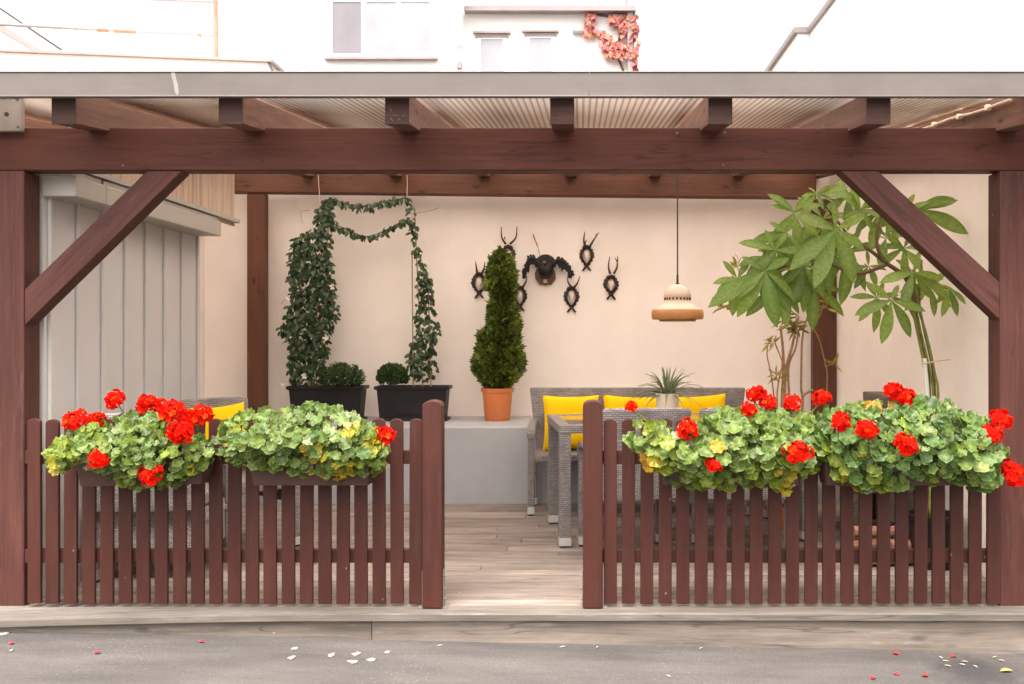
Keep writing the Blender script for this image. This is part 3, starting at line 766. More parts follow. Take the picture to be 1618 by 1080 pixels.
geranium('geranium_box', 'large flower box with eight red geranium heads overlapping the right front post', B4,
         [(1360, 710, 16, YEL), (1340, 765, 26, YEL), (1312, 715, 18, LIME), (1376, 640, 10, ORA), (1320, 740, 18, LIME), (1432, 675, 15, LIME), (1395, 765, 20, LIME), (1520, 745, 14, LIME), (1415, 645, 8, ORA), (1370, 700, 12, ORA), (1530, 712, 12, YEL), (1480, 757, 18, LIME)],
         [(1411, 619, 16, 0), (1430, 628, 17, -0.02), (1328, 667, 17, 0), (1370, 678, 17, 0), (1432, 703, 20, 0), (1582, 663, 16, 0), (1568, 686, 18, 0), (1598, 748, 21, -0.02)],
         (1300, 1570), 657, 14, base=(0.100, 0.192, 0.028), size=1.06)

# ================================================================== WICKER FURNITURE
def rotx(a, piv): return Matrix.Translation(piv) @ Matrix.Rotation(a, 4, 'X') @ Matrix.Translation(-Vector(piv))
def feet(legob, x, y, w, mat=True):
    mb = MB(); mb.box(x - w / 2 - .001, x + w / 2 + .001, y - w / 2 - .001, y + w / 2 + .001, 0.012, 0.062); mb.build('foot', M['foot'], legob, world=False, bevel=0.002)
    mb = MB(); mb.box(x - w / 2 + .004, x + w / 2 - .004, y - w / 2 + .004, y + w / 2 - .004, 0.0, 0.0118); mb.build('glide', M['black'], legob, world=False)
def armchair(name, mat, label, apron=0.0, width=0.58, group=None):    # faces local +Y
    r = thing(name, (0, 0, 0), label, 'chair', group); hw = width / 2
    mb = MB(); mb.box(-hw + .05, hw - .05, -.26, .27, .365, .435); mb.build('seat', M[mat], r, world=False, bevel=0.012, axis='weave')
    if apron:
        mb = MB(); mb.box(-hw + .03, hw - .03, -.275, -.262, apron, .5); mb.box(-hw + .03, -hw + .045, -.26, .25, apron, .364); mb.box(hw - .045, hw - .03, -.26, .25, apron, .364)
        mb.build('apron', M[mat], r, world=False, axis='weave')
    mb = MB(); R = rotx(math.radians(9), (0, -.28, .40))
    n = 10
    vs = []
    for i in range(n + 1):
        for j in range(9):
            u = j / 8; x = (-hw + .005 + (width - .01) * u) * (0.90 + 0.10 * i / n); z = .38 + (.53) * i / n
            yb = -.30 - .02 * math.cos((u - .5) * PI); 
            if i == n: z -= 0.012 * abs(2 * u - 1) ** 4
            vs.append(R @ Vector((x, yb, z)))
    fs = [(i * 9 + j, i * 9 + j + 1, i * 9 + 10 + j, i * 9 + 9 + j) for i in range(n) for j in range(8)]
    mb.add(vs, fs); o = mb.build('backrest', M[mat], r, world=False, smooth=True, axis='weave')
    s_ = o.modifiers.new('thick', 'SOLIDIFY'); s_.thickness = 0.045; s_.offset = 0; bv = o.modifiers.new('bevel', 'BEVEL'); bv.width = .012; bv.segments = 3
    for sx in (-1, 1):
        mb = MB(); xc = sx * (hw - .03)
        prof = [(-.30, .635), (-.1, .655), (.12, .66), (.22, .645), (.27, .60), (.275, .55)]
        vs = []
        for (yy, zz) in prof:
            vs += [(xc - .032, yy, zz - .035), (xc + .032, yy, zz - .035), (xc + .032, yy, zz), (xc - .032, yy, zz)]
        vs[-4:] = [(xc - .032, .235, .54), (xc + .032, .235, .54), (xc + .032, .278, .54), (xc - .032, .278, .54)]
        vs[-8:-4] = [(xc - .032, .235, .59), (xc + .032, .235, .59), (xc + .032, .272, .615), (xc - .032, .272, .615)]
        fs = [(i * 4 + k, i * 4 + (k + 1) % 4, i * 4 + 4 + (k + 1) % 4, i * 4 + 4 + k) for i in range(5) for k in range(4)] + [(3, 2, 1, 0), (20, 21, 22, 23)]
        mb.add(vs, fs); mb.build('armrest', M[mat], r, world=False, bevel=0.008, smooth=True, axis='weave')
        for yy, zt in ((.255, .541), (-.27, .40)):
            xl = sx * (hw - .03)
            mb = MB(); mb.box(xl - .025, xl + .025, yy - .025, yy + .025, .0615, zt); l = mb.build('leg', M[mat], r, world=False, bevel=0.006, axis='weave'); feet(l, xl, yy, .048)
    for sx in (-1, 1):
      mb = MB(); mb.box(sx * (hw - .03) - .012, sx * (hw - .03) + .012, -.245, .23, .30, .325)
      mb.build('stretcher', M[mat], r, world=False, axis='weave')
    return r
chA = armchair('wicker_armchair', 'wicker', 'grey wicker armchair with its back to us directly right of the right gate post', width=0.55, group='grey wicker armchairs at the table')
chA.location = (0.29, 5.66, 0); chA.rotation_euler.z = math.radians(9)
chD = copy_tree(chA); chD['label'] = 'grey wicker armchair behind the red geraniums, right of its twin at the table'; chD.location = (0.95, 5.67, 0); chD.rotation_euler.z = math.radians(-3)
chL = armchair('wicker_armchair', 'wickerpale', 'pale grey closed-sided wicker armchair hidden behind the left flower box and fence', apron=0.13, width=0.6)
chL.location = (-2.32, 5.30, 0); chL.rotation_euler.z = math.radians(4)
chY = armchair('wicker_armchair', 'wicker', 'grey wicker armchair with a yellow cushion in front of the left rear post', apron=0.27, width=0.5)
chY.location = (-2.10, 5.87, 0); chY.rotation_euler.z = math.radians(180 + 48)

def cushion(loc, rot, w, h, t, label, group):
    mb = MB(); n = 22; vs = []
    for sgn in (1, -1):
        for j in range(n + 1):
            for i in range(n + 1):
                u, v = 2 * i / n - 1, 2 * j / n - 1
                pull = 1 - 0.075 * (1 - abs(u) ** 2) * abs(v) ** 3; pullx = 1 - 0.075 * (1 - abs(v) ** 2) * abs(u) ** 3
                th = t * 0.5 * (max(0, (1 - u ** 4)) * max(0, (1 - v ** 4))) ** 0.55
                th += 0.006 * mnoise.noise(Vector((u * 2.2, v * 2.2, sgn + loc[0] * 9))) * (1 - max(abs(u), abs(v)))
                vs.append(Vector((u * w / 2 * pullx, sgn * -th, v * h / 2 * pull)))
    m_ = (n + 1) ** 2
    fs = []
    for j in range(n):
        for i in range(n):
            a = j * (n + 1) + i; fs.append((a, a + 1, a + n + 2, a + n + 1)); fs.append((m_ + a, m_ + a + n + 1, m_ + a + n + 2, m_ + a + 1))
    mb.add(vs, fs); o = mb.build('cushion', M['cushion'], smooth=True, angle=180); 
    o.location = loc; o.rotation_euler = rot
    return tag(o, label, 'cushion', group)

# wicker sofa along the ledge (faces -Y)
sofa = thing('wicker_sofa', (0.43, 7.05, 0), 'long grey wicker sofa against the grey ledge behind the table', 'sofa')
X0, X1 = -0.385, 1.255; YS0, YS1 = 6.84, 7.33
mb = MB(); mb.box(X0 + .04, X1 - .04, YS0 + .01, YS1 - .06, .385, .44); mb.build('seat', M['wicker'], sofa, bevel=.01, axis='weave')
mb = MB(); mb.hexa([(X0 + .05, YS1 - .10, .40), (X1 - .05, YS1 - .10, .40), (X1 - .05, YS1 - .055, .40), (X0 + .05, YS1 - .055, .40), (X0 - .01, YS1 - .03, .90), (X1 + .01, YS1 - .03, .90), (X1 + .01, YS1 + .012, .90), (X0 - .01, YS1 + .012, .90)])
mb.build('backrest', M['wicker'], sofa, bevel=.012, axis='weave')
for sx, xc in ((-1, X0 + .025), (1, X1 - .025)):
    mb = MB(); vs = []
    for yy, zz in ((YS1 - .09, .665), (YS0 + .1, .65), (YS0 + .02, .635), (YS0 - .005, .60)):
        vs += [(xc - .03, yy, zz - .05), (xc + .03, yy, zz - .05), (xc + .03, yy, zz), (xc - .03, yy, zz)]
    fs = [(i * 4 + k, i * 4 + (k + 1) % 4, i * 4 + 4 + (k + 1) % 4, i * 4 + 4 + k) for i in range(3) for k in range(4)] + [(3, 2, 1, 0), (12, 13, 14, 15)]
    mb.add(vs, fs); mb.build('armrest', M['wicker'], sofa, bevel=.008, axis='weave')
    for yy, zt in ((YS0 + .025, .615), (YS1 - .07, .40)):
        mb = MB(); mb.box(xc - .024, xc + .024, yy - .024, yy + .024, .0615, zt); l = mb.build('leg', M['wicker'], sofa, bevel=.005, axis='weave')
        mb = MB(); mb.box(xc - .025, xc + .025, yy - .025, yy + .025, .012, .0612); mb.build('foot', M['foot'], l, bevel=.002)
        mb = MB(); mb.box(xc - .02, xc + .02, yy - .02, yy + .02, 0, .0118); mb.build('glide', M['black'], l)
CG = 'yellow cushions on the wicker sofa'
cushion((-0.075, 7.15, .645), (math.radians(-12), 0, math.radians(4)), .43, .42, .15, 'yellow cushion nearest the terracotta pot, on the sofa left end', CG)
cushion((0.385, 7.17, .64), (math.radians(-10), math.radians(2), 0), .45, .42, .15, 'yellow cushion in the middle of the sofa, left of the cream plant pot', CG)
cushion((0.885, 7.17, .645), (math.radians(-10), math.radians(-3), 0), .45, .42, .15, 'yellow cushion on the sofa right end, right of the cream plant pot', CG)
cushion((-2.285, 6.025, .655), (math.radians(-14), math.radians(-3), math.radians(46)), .38, .42, .14, 'yellow cushion leaning in the armchair behind the left fence', None)

# table, slightly turned
tb = thing('wicker_table', (0, 0, 0), 'grey wicker dining table with glass inset top behind the right gate post', 'table')
TL, TW = 1.62, 0.82
def rim():
    mb = MB(); w_ = .075
    mb.box(0, TL, 0, w_, .70, .752); mb.box(0, TL, TW - w_, TW, .70, .752); mb.box(0, w_, w_, TW - w_, .7003, .7517); mb.box(TL - w_, TL, w_, TW - w_, .7003, .7517)
    return mb
rim().build('top_frame', M['wicker'], tb, world=False, bevel=.005, axis='weave')
mb = MB(); mb.box(.072, TL - .072, .072, TW - .072, .715, .7495); mb.build('glass_top', M['tableglass'], tb, world=False)
for lx in (.04, TL - .04):
    for ly in (.04, TW - .04):
        mb = MB(); mb.box(lx - .036, lx + .036, ly - .036, ly + .036, .0615, .6995); l = mb.build('leg', M['wicker'], tb, world=False, bevel=.005, axis='weave'); feet(l, lx, ly, .072)
tb.location = (-0.135, 5.80, 0); tb.rotation_euler.z = math.radians(7)

# spider plant on the table
sp = thing('spider_plant', (0.575, 6.32, .752), 'bushy spider plant in a cream pot standing on the wicker table', 'potted plant')
mb = MB(); r0, r1, h_ = .068, .078, .165
mb.lathe([(0, .0), (r0, .0), (r0 + .002, .006), (r1, h_), (r1 - .006, h_), (r1 - .009, h_ - .02), (0, h_ - .02)], 32, sp.location); mb.build('pot', M['whitepot'], sp, smooth=True, angle=50)
mb = MB(); rng = random.Random(5)
for i in range(64):
    a = rng.uniform(0, 2 * PI); el = rng.uniform(0.25, 1.45); L = rng.uniform(.14, .27)
    d = Vector((math.cos(a) * math.cos(el), math.sin(a) * math.cos(el), math.sin(el)))
    p0 = sp.location + Vector((math.cos(a) * .02, math.sin(a) * .02, h_ - .02)); col = jit((0.13, 0.18, 0.085), rng, .3); s = Vector((-math.sin(a), math.cos(a), 0))
    vs = []; cs = []; R_ = 7; out = Vector((math.cos(a), math.sin(a), 0))
    for k in range(R_ + 1):
        t = k / R_; p = p0 + d * L * t + out * .05 * t * t - Vector((0, 0, 1)) * L * .75 * t ** 2.4 * math.cos(el)
        wd = .0075 * math.sin(PI * (0.12 + .88 * t)) ** .7 + .0004
        vs += [p + s * wd + Vector((0, 0, .003)), p, p - s * wd + Vector((0, 0, .003))]; cs += [col, lerpc(col, (0.32, .36, .2), .5), col]
    mb.add(vs, [f for k in range(R_) for f in ((3 * k, 3 * k + 1, 3 * k + 4, 3 * k + 3), (3 * k + 1, 3 * k + 2, 3 * k + 5, 3 * k + 4))], cs)
mb.build('foliage', M['leaf'], sp, smooth=True, angle=180)

# pendant lamp
LY = 6.3; lc = Vector((xa(1070.5, LY), LY, za(508, LY)))
lamp = thing('pendant_lamp', lc, 'cream and copper brown dome pendant lamp hanging on a dark cord', 'lamp')
k = LY / F
def pr(L): return [(r * k, z * k) for r, z in L]
mb = MB(); mb.lathe(pr([(3.5, 59), (9, 57.6), (14.5, 54.3), (18.8, 49.5), (21.2, 44.5), (21.8, 41), (21, 38.2), (20.2, 36.5), (20, 34), (21, 31.8), (25, 28.6), (31, 25), (36.5, 21.5), (39.3, 19)]), 48, lc)
dome = mb.build('shade', M['lampcream'], lamp, smooth=True, angle=60)
mb = MB(); mb.lathe(pr([(39.4, 19.2), (40.6, 18), (41.2, 13), (41.2, 7), (39.5, 3.5), (29, 3.5), (29, 0.5), (26, 0.5), (26, 5), (36, 9), (38, 20)]), 48, lc); mb.build('shade_band', M['lampwood'], lamp, smooth=True, angle=50)
mb = MB()
for i in range(22):
    a = 2 * PI * (i + .5) / 22 - PI / 2; rr_ = 20.3 * k; c0 = lc + Vector((math.cos(a) * rr_, math.sin(a) * rr_, 36.2 * k)); R = Matrix.Translation(c0) @ Matrix.Rotation(a, 4, 'Z')
    mb.box(-.004, .0045, -.0045, .0045, -.008, .008, R)
mb.build('vent_slot', M['black'], dome)
mb = MB(); mb.lathe(pr([(0, 74), (1.7, 74), (1.9, 61), (3.6, 60.5), (3.6, 58.5), (0, 58.5)]), 12, lc); mb.build('stem', M['antler'], lamp, smooth=True)
mb = MB(); zt = 2.249 + SL * (LY - 4.25) + .14; mb.tube([lc + Vector((0, 0, 73 * k)), (lc.x, lc.y, zt)], .0045, 8); mb.build('cord', M['cord'], lamp)
mb = MB(); mb.lathe([(0, -.02), (.03, -.02), (.035, 0.035)], 16, lc + Vector((0, 0, 8 * k + .02))); mb.build('bulb', M['whitepot'], lamp, smooth=True)

# ================================================================== LEDGE: planters, boxwoods, climbers, conifer
ZL = 0.594; YL = 7.93
def planter(px0, px1, label):
    a, b = xa(px0, YL - .1), xa(px1, YL - .1); zt = za(610, YL - .1)
    r = thing('planter_trough', ((a + b) / 2, YL, ZL), label, 'planter', 'black plastic planters on the ledge')
    def ring(ins, z, yi=0): return [(a + ins, YL - .10 + ins * .5, z), (b - ins, YL - .10 + ins * .5, z), (b - ins, YL + .12 - ins * .5, z), (a + ins, YL + .12 - ins * .5, z)]
    rings = [ring(.035, ZL + .012), ring(.014, zt - .03), ring(-.006, zt - .028), ring(-.008, zt), ring(.012, zt), ring(.018, zt - .025)]
    mb = MB(); vs = [p for q in rings for p in q]
    mb.add(vs, [(i * 4 + k, i * 4 + (k + 1) % 4, i * 4 + 4 + (k + 1) % 4, i * 4 + 4 + k) for i in range(5) for k in range(4)] + [(3, 2, 1, 0)])
    body = mb.build('trough', M['planter'], r, bevel=.004)
    mb = MB(); mb.box(a + .16, b - .16, YL - .089, YL - .07, ZL + .05, ZL + .15); mb.build('panel', M['planter'], body, bevel=.006)
    mb = MB(); mb.box(a + .01, b - .01, YL - .105, YL + .125, ZL, ZL + .022); mb.build('saucer', M['planter'], r, bevel=.006)
    mb = MB(); mb.box(a + .022, b - .022, YL - .085, YL + .10, zt - .04, zt - .024); mb.build('soil', M['soil'], r)
    return r, zt
planter(453, 573, 'black plastic planter trough under the dense climber, left one on the ledge'); _, ZT = planter(592, 708, 'black plastic planter trough behind the left gate post, right one on the ledge')
def boxwood(px, py, rx, rz, label, seed):
    rng = random.Random(seed); c = at(px, py, YL - .02); mb = MB(); s = YL / F
    r = thing('boxwood_ball', (c.x, c.y, ZT - .03), label, 'shrub', 'clipped boxwood balls in the planters')
    for i in range(3600):
        n = rvec(rng).normalized()
        if n.z < -.55: continue
        q = rng.uniform(.8, 1.04) if i % 4 else rng.uniform(.35, .8)
        q *= 1 + .22 * mnoise.noise(n * 3 + Vector((seed, 0, 0)))
        p = c + Vector((n.x * rx * s, n.y * min(rx * s, .15), n.z * rz * s)) * q
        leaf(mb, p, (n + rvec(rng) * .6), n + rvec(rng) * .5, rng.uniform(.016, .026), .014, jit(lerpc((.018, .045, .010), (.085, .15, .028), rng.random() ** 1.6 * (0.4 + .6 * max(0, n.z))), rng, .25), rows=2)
    mb.build('foliage', M['leaf'], r)
    mb = MB(); 
    for k in range(5): mb.tube([(c.x + rng.uniform(-.02, .02), c.y, ZT - .03), c + rvec(rng) * .03], .006, 6)
    mb.build('stem', M['darkbranch'], r)
boxwood(540, 597, 32, 22, 'wide clipped boxwood ball beside the dense left climber', 3)
boxwood(620, 595, 23, 19, 'small clipped boxwood ball at the left end of the right planter', 4)

VD = (0.014, 0.034, 0.012); VM = (0.034, 0.07, 0.02); VLt = (0.10, 0.16, 0.05)
def vine_leaf(mb, p, rng, L=(.038, .066), down=.8):
    d = Vector((rng.uniform(-1, 1), rng.uniform(-.8, .3), -down + rng.uniform(-.5, .6))); n = Vector((rng.uniform(-.6, .6), -1, .5)) + rvec(rng) * .35
    t = rng.random(); col = lerpc(VD, VM, t); 
    if rng.random() < .12: col = lerpc(col, VLt, .7)
    leaf(mb, p, d, n, rng.uniform(*L), rng.uniform(.024, .034), jit(col, rng, .25), droop=rng.uniform(.05, .35), rows=4, rib=lerpc(col, VLt, .25))
YV = 8.0
def mid_(P, y):
    q = [p[0] for p in P if abs(p[1] - y) < 45]; return (min(q) + max(q)) / 2
def climber(name, label, P, n, stakes, seed, thick=.10):
    rng = random.Random(seed); c = at(stakes[0][0], 606, YV)
    P = [(px + (3 if px < mid_(P, py) else -3), py) for px, py in P]
    r = thing(name, (c.x, YV, ZT - .03), label, 'climbing plant')
    mb = MB()
    for i in range(n):
        px, py = sample(P, rng); d, off = edge_dist(px, py, P)
        th = thick * math.sqrt(min(1, d / 25)); p = at(px, py, YV + rng.uniform(-1, .8) * th)
        vine_leaf(mb, p, rng)
    mb.build('foliage', M['glossleaf'], r, smooth=True, angle=180)
    for (x0, y0, x1, y1) in stakes:
        mb = MB(); mb.tube([at(x0, y0, YV), at((x0 + x1) / 2, (y0 + y1) / 2, YV + .01), at(x1, y1, YV)], .006, 6); mb.build('cane', M['stake'], r)
    return r, rng
P1 = [(437, 522), (450, 500), (456, 470), (452, 440), (454, 410), (462, 380), (478, 362), (500, 360), (506, 330), (512, 312), (526, 316), (528, 350), (524, 390), (530, 430), (530, 460), (538, 488), (530, 515), (520, 535), (518, 560), (512, 585), (505, 606), (457, 606), (452, 575), (455, 545), (446, 528)]
cl1, rng = climber('climbing_plant', 'dense dark green climber rising from the left black planter to the beam', P1, 1650, [(470, 612, 476, 372), (492, 612, 514, 318), (505, 612, 520, 330)], 21)
for path in ([(516, 316), (527, 314), (546, 321), (583, 325), (612, 317), (642, 312)], [(518, 338), (526, 352), (546, 361), (579, 373), (612, 362), (640, 346)]):
    mb = MB(); pts = spline([at(a, b, YV) for a, b in path], 8); mb.tube(pts, .004, 5, (.06, .05, .02))
    for p in pts:
        for q in range(rng.choice((2, 3, 3))): vine_leaf(mb, p + rvec(rng) * .012, rng, (.04, .065), 1.0)
    mb.build('garland', M['glossleaf'], cl1, smooth=True, angle=180)
for path in ([(478, 352), (476, 335), (490, 332)], [(650, 338), (680, 332), (694, 328)], [(452, 470), (444, 480)]):
    mb = MB(); mb.tube(spline([at(a, b, YV - .02) for a, b in path], 5), .002, 5, (.3, .2, .12)); mb.build('tendril', M['glossleaf'], cl1)
for fx, fy in ((455, 470), (525, 453), (515, 533), (481, 594), (446, 606)):
    mb = MB(); p = at(fx, fy, YV - .11)
    for k in range(5):
        a = k * 1.257 + rng.random(); leaf(mb, p, Vector((math.cos(a), -.4, math.sin(a))), (0, -1, .3), .03, .02, (.75, .65, .55), rows=3)
    mb.build('blossom', M['petal'], cl1)
for sx, ex in ((503, 505), (643, 643)):
    mb = MB(); mb.tube([at(sx, 276, 8.03), at(sx + .5, 290, 8.02), at(ex, 314, YV)], .0028, 5); mb.build('string', M['string'], cl1)
P2 = [(638, 312), (652, 316), (660, 345), (664, 385), (670, 410), (684, 440), (690, 460), (688, 490), (697, 518), (690, 545), (692, 590), (676, 600), (650, 600), (637, 572), (648, 548), (655, 505), (656, 460), (656, 430), (650, 388), (642, 350)]
cl2, rng = climber('climbing_plant', 'thin open climber on a cane rising from the right black planter', P2, 430, [(653, 610, 651, 395), (668, 612, 655, 330), (681, 612, 676, 430)], 22, .06)

# conifer
YC_ = 7.93; rng = random.Random(31)
con = thing('conifer_topiary', (xa(786, YC_), YC_, ZL), 'spiral clipped conifer in an orange terracotta pot on the ledge', 'potted tree')
pc = Vector((con.location.x, YC_, ZL)); s = YC_ / F
mb = MB(); hp = 51 * s
mb.lathe([(0, 0), (19 * s, 0), (20 * s, .005), (23.6 * s, hp - .035), (25.5 * s, hp - .033), (26.5 * s, hp), (24.5 * s, hp), (23 * s, hp - .03), (0, hp - .03)], 36, pc); mb.build('pot', M['terra'], con, smooth=True, angle=45)
mb = MB(); mb.lathe([(23.1 * s, hp - .028), (10 * s, hp - .018), (0, hp - .02)], 24, pc); mb.build('soil', M['soil'], con)
mb = MB(); mb.tube([pc + Vector((0, 0, hp - .04)), pc + Vector((.01, 0, .6)), at(792, 400, YC_)], [.022, .018, .006], 8); mb.build('trunk', M['darkbranch'], con, smooth=True)
prof = [(389, 791, 793), (398, 781, 803), (410, 772, 811), (430, 768, 815), (452, 767, 818), (462, 777, 814), (472, 779, 812), (480, 772, 816), (500, 769, 822), (515, 770, 824), (523, 754, 822), (531, 752, 820), (537, 758, 821), (545, 753, 824), (560, 749, 828), (578, 747, 829), (590, 752, 822), (600, 759, 815), (609, 772, 800)]
py_ = [p[0] for p in prof]
mb = MB(); nz = 22000
for i in range(nz):
    yy = rng.uniform(389, 611); L_ = np.interp(yy, py_, [p[1] for p in prof]); R_ = np.interp(yy, py_, [p[2] for p in prof]); cx, rr_ = (L_ + R_) / 2, (R_ - L_) / 2
    if rng.random() > (rr_ / 41): continue
    a = rng.uniform(0, 2 * PI); z0 = za(yy, YC_)
    lump = 1 + .24 * mnoise.noise(Vector((math.cos(a) * 2.2, math.sin(a) * 2.2, z0 * 14)))
    q = (rng.uniform(.72, .98) if rng.random() < .75 else rng.uniform(.2, .7)) * lump
    p = Vector((xa(cx, YC_) + math.cos(a) * (rr_ * s - .010) * q, YC_ + math.sin(a) * (rr_ * s - .010) * q, z0 - .02))
    d = Vector((math.cos(a), math.sin(a), rng.uniform(-.1, .9))) + rvec(rng) * .35
    L = rng.uniform(.018, .042) if rng.random() < .85 else rng.uniform(.04, .07); t = rng.random()
    col = jit(lerpc((.018, .042, .006), (.24, .29, .022), t ** 1.6), rng, .25)
    dd, nn, ss = frame_from(d, Vector((math.cos(a + 1.57), math.sin(a + 1.57), 0)) + rvec(rng) * .6)
    for k in (-1, 0, 1):
        d2 = (dd + ss * .55 * k).normalized(); w_ = L * .15; l2 = L * (1 if k == 0 else .75)
        s2 = d2.cross(nn)
        mb.add([p, p + d2 * l2 * .5 + s2 * w_, p + d2 * l2, p + d2 * l2 * .5 - s2 * w_], [(0, 1, 2, 3)], [sc(col, .8), col, lerpc(col, (.2, .26, .05), .35), col])
mb.build('crown', M['needle'], con)

# ================================================================== TROPHIES
YW = 8.33
def trophy(cx, cy, hw, hh, ant, lab, lower=0.0, seed=0):
    hw *= 1.04
    s = YW / F; rng = random.Random(seed); c = at(cx, cy, YW)
    r = thing('deer_trophy', (c.x, YW, c.z), lab, 'trophy', 'roe deer skull plaques on the wall')
    # plaque ring: bumpy outline, pear shaped, open centre
    n = 44; out, inn = [], []
    for i in range(n):
        a = 2 * PI * i / n; ca, sa = math.sin(a), math.cos(a)         # a=0 top
        wv = 1 - .42 * max(0, -sa) ** 1.4
        b = 1 + .07 * math.sin(i * 2.2 + seed) + rng.uniform(-.04, .04)
        out.append((ca * hw * wv * b, sa * hh * (1 if sa < 0 else .95) * b)); inn.append((ca * hw * .5 * wv, sa * hh * (.66 if sa > 0 else .72 - lower) - hh * .02))
    P = [at(cx + x, cy - y, YW) for x, y in out]; Q = [at(cx + x, cy - y, YW) for x, y in inn]; mb = MB()
    th = .024
    vs = [p for p in P] + [p + Vector((0, -th * .7, 0)) + (c - p) * .10 for p in P] + [q + Vector((0, -th, 0)) - (c - q) * .08 for q in Q] + [q + Vector((0, -.002, 0)) for q in Q]
    fs = [(j * n + i, j * n + (i + 1) % n, j * n + n + (i + 1) % n, j * n + n + i) for j in range(3) for i in range(n)]
    mb.add(vs, fs)
    for sx in (-1, 1):   # crossed twigs at the foot
        mb.tube([at(cx - sx * 4, cy + hh * .84, YW - .014), at(cx + sx * 1, cy + hh, YW - .018), at(cx + sx * 6.5, cy + hh + 7, YW - .012)], [.008, .010, .008], 6)
    mb.tube([at(cx - 6, cy - hh * .78, YW - .03), at(cx, cy - hh * .9, YW - .04), at(cx + 6, cy - hh * .78, YW - .03)], [.014, .018, .014], 8)
    mb.build('plaque', M['plaque'], r, smooth=True, angle=35)
    mb = MB()   # skull: narrow muzzle downward
    for (yy, w_, dpt) in (): pass
    prof_ = [(-hh * .72, 1.5, .008), (-hh * .5, 4.2, .024), (-hh * .25, 5.2, .03), (0, 4.6, .03), (hh * .25, 3.2, .028), (hh * .5, 2.2, .022), (hh * .72, 1.4, .012)]
    vs = []
    for yy, w_, dp in prof_:
        for k in range(9):
            a = PI * k / 8; q = at(cx + math.cos(a) * w_ * hw / 11.5, cy + yy, YW); vs.append(q + Vector((0, -math.sin(a) * dp - .001, 0)))
    mb.add(vs, [(j * 9 + k, j * 9 + k + 1, j * 9 + 10 + k, j * 9 + 9 + k) for j in range(len(prof_) - 1) for k in range(8)])
    sk = mb.build('skull', M['bone'], r, smooth=True, angle=180)
    for pts, tines in ant:
        mb = MB(); L = [at(x, y, YW - .045 - .02 * math.sin(PI * i / max(1, len(pts) - 1))) for i, (x, y) in enumerate(pts)]
        sp_ = spline(L, 6); m_ = len(sp_); mb.tube(sp_, [.0115 * (1 - .75 * i / (m_ - 1)) for i in range(m_)], 8)
        for t0, t1 in tines: mb.tube([at(*t0, YW - .06), at(*t1, YW - .085)], [.007, .002], 6)
        mb.build('antler', M['antler'], r, smooth=True, angle=180)
trophy(927, 404, 11.5, 16.5, [([(924, 388), (922.5, 378), (924, 366)], [((924, 384), (927, 379))]), ([(932, 389), (938, 379), (946, 367)], [((942, 373), (941.5, 369))])], 'upright roe deer skull plaque, topmost right of the black bird', 0, 1)
trophy(965.5, 450, 12, 15.5, [([(964, 432), (961.5, 420), (963.5, 405)], []), ([(970, 432), (975, 421), (976, 404)], [((975, 412), (971, 407))])], 'roe deer skull plaque farthest right, nearest the pendant lamp', .2, 2)
trophy(903, 469, 12, 17, [([(902, 452), (898, 446), (896, 438)], []), ([(908, 453), (913, 446), (916, 436)], [])], 'roe deer skull plaque with short spikes, lowest right of the black bird', 0, 3)
trophy(757, 447, 12, 16.5, [([(754, 431), (752.5, 422), (751.5, 413)], []), ([(762, 431), (765, 423), (766, 413)], [])], 'roe deer skull plaque farthest left, left of the conifer', 0, 4)
trophy(803, 404, 11.5, 17, [([(799, 385), (793, 375), (792, 358)], [((797, 377), (798, 373))]), ([(806, 385), (815, 375), (817, 357)], [])], 'roe deer skull plaque behind the conifer tip with the longest antlers', 0, 5)
trophy(821.5, 468, 11, 16, [([(819, 452), (816, 446), (815, 437)], []), ([(826, 453), (831, 445), (832.5, 436)], [])], 'roe deer skull plaque half hidden at the right of the conifer below the bird', 0, 6)

bird = thing('bird_trophy', (xa(862, YW), YW, za(425, YW)), 'black stuffed bird with fanned tail and spread wings mounted on the wall', 'stuffed bird')
mb = MB(); rng = random.Random(8)
P = [(845, 432), (850, 420), (862, 416), (874, 420), (878, 432), (878, 441), (873, 447), (871, 450), (866, 448), (862, 451), (857, 448), (853, 450), (851, 446), (846, 441)]
mb.prism([(xa(a, YW), za(b, YW)) for a, b in P], YW - .03, YW - .001, lambda a, b, d: (a, d, b)); mb.build('plaque', M['birdplaque'], bird, bevel=.006)
mb = MB(); mb.prism([(xa(a, YW), za(b, YW)) for a, b in ((858.5, 441), (865, 441), (864.5, 447), (859, 447))], YW - .036, YW - .029, lambda a, b, d: (a, d, b)); mb.build('name_shield', M['bone'], bird)
mb = MB()
c = at(862, 427, YW - .09); vs = []
for j in range(11):
    t = PI * j / 10
    for k2 in range(16):
        a = 2 * PI * k2 / 16; vs.append(c + Vector((math.sin(t) * math.cos(a) * 12 * YW / F, math.sin(t) * math.sin(a) * .075, math.cos(t) * 13 * YW / F)))
mb.add(vs, [(j * 16 + k2, j * 16 + (k2 + 1) % 16, j * 16 + 16 + (k2 + 1) % 16, j * 16 + 16 + k2) for j in range(10) for k2 in range(16)])
BK = (1, 1, 1)
def feather(p0, p1, wd): 
    d = p1 - p0; leaf(mb, p0, d, Vector((0, -1, 0)) + rvec(rng) * .15, d.length, wd, BK, droop=.06, rows=4, widest=.62)
for i in range(13):      # tail fan
    a = math.radians(-48 + 8 * i); feather(at(862, 420, YW - .05 - .003 * (i % 2)), at(862 + 19 * math.sin(a), 420 - 19.5 * math.cos(a), YW - .04), .045)
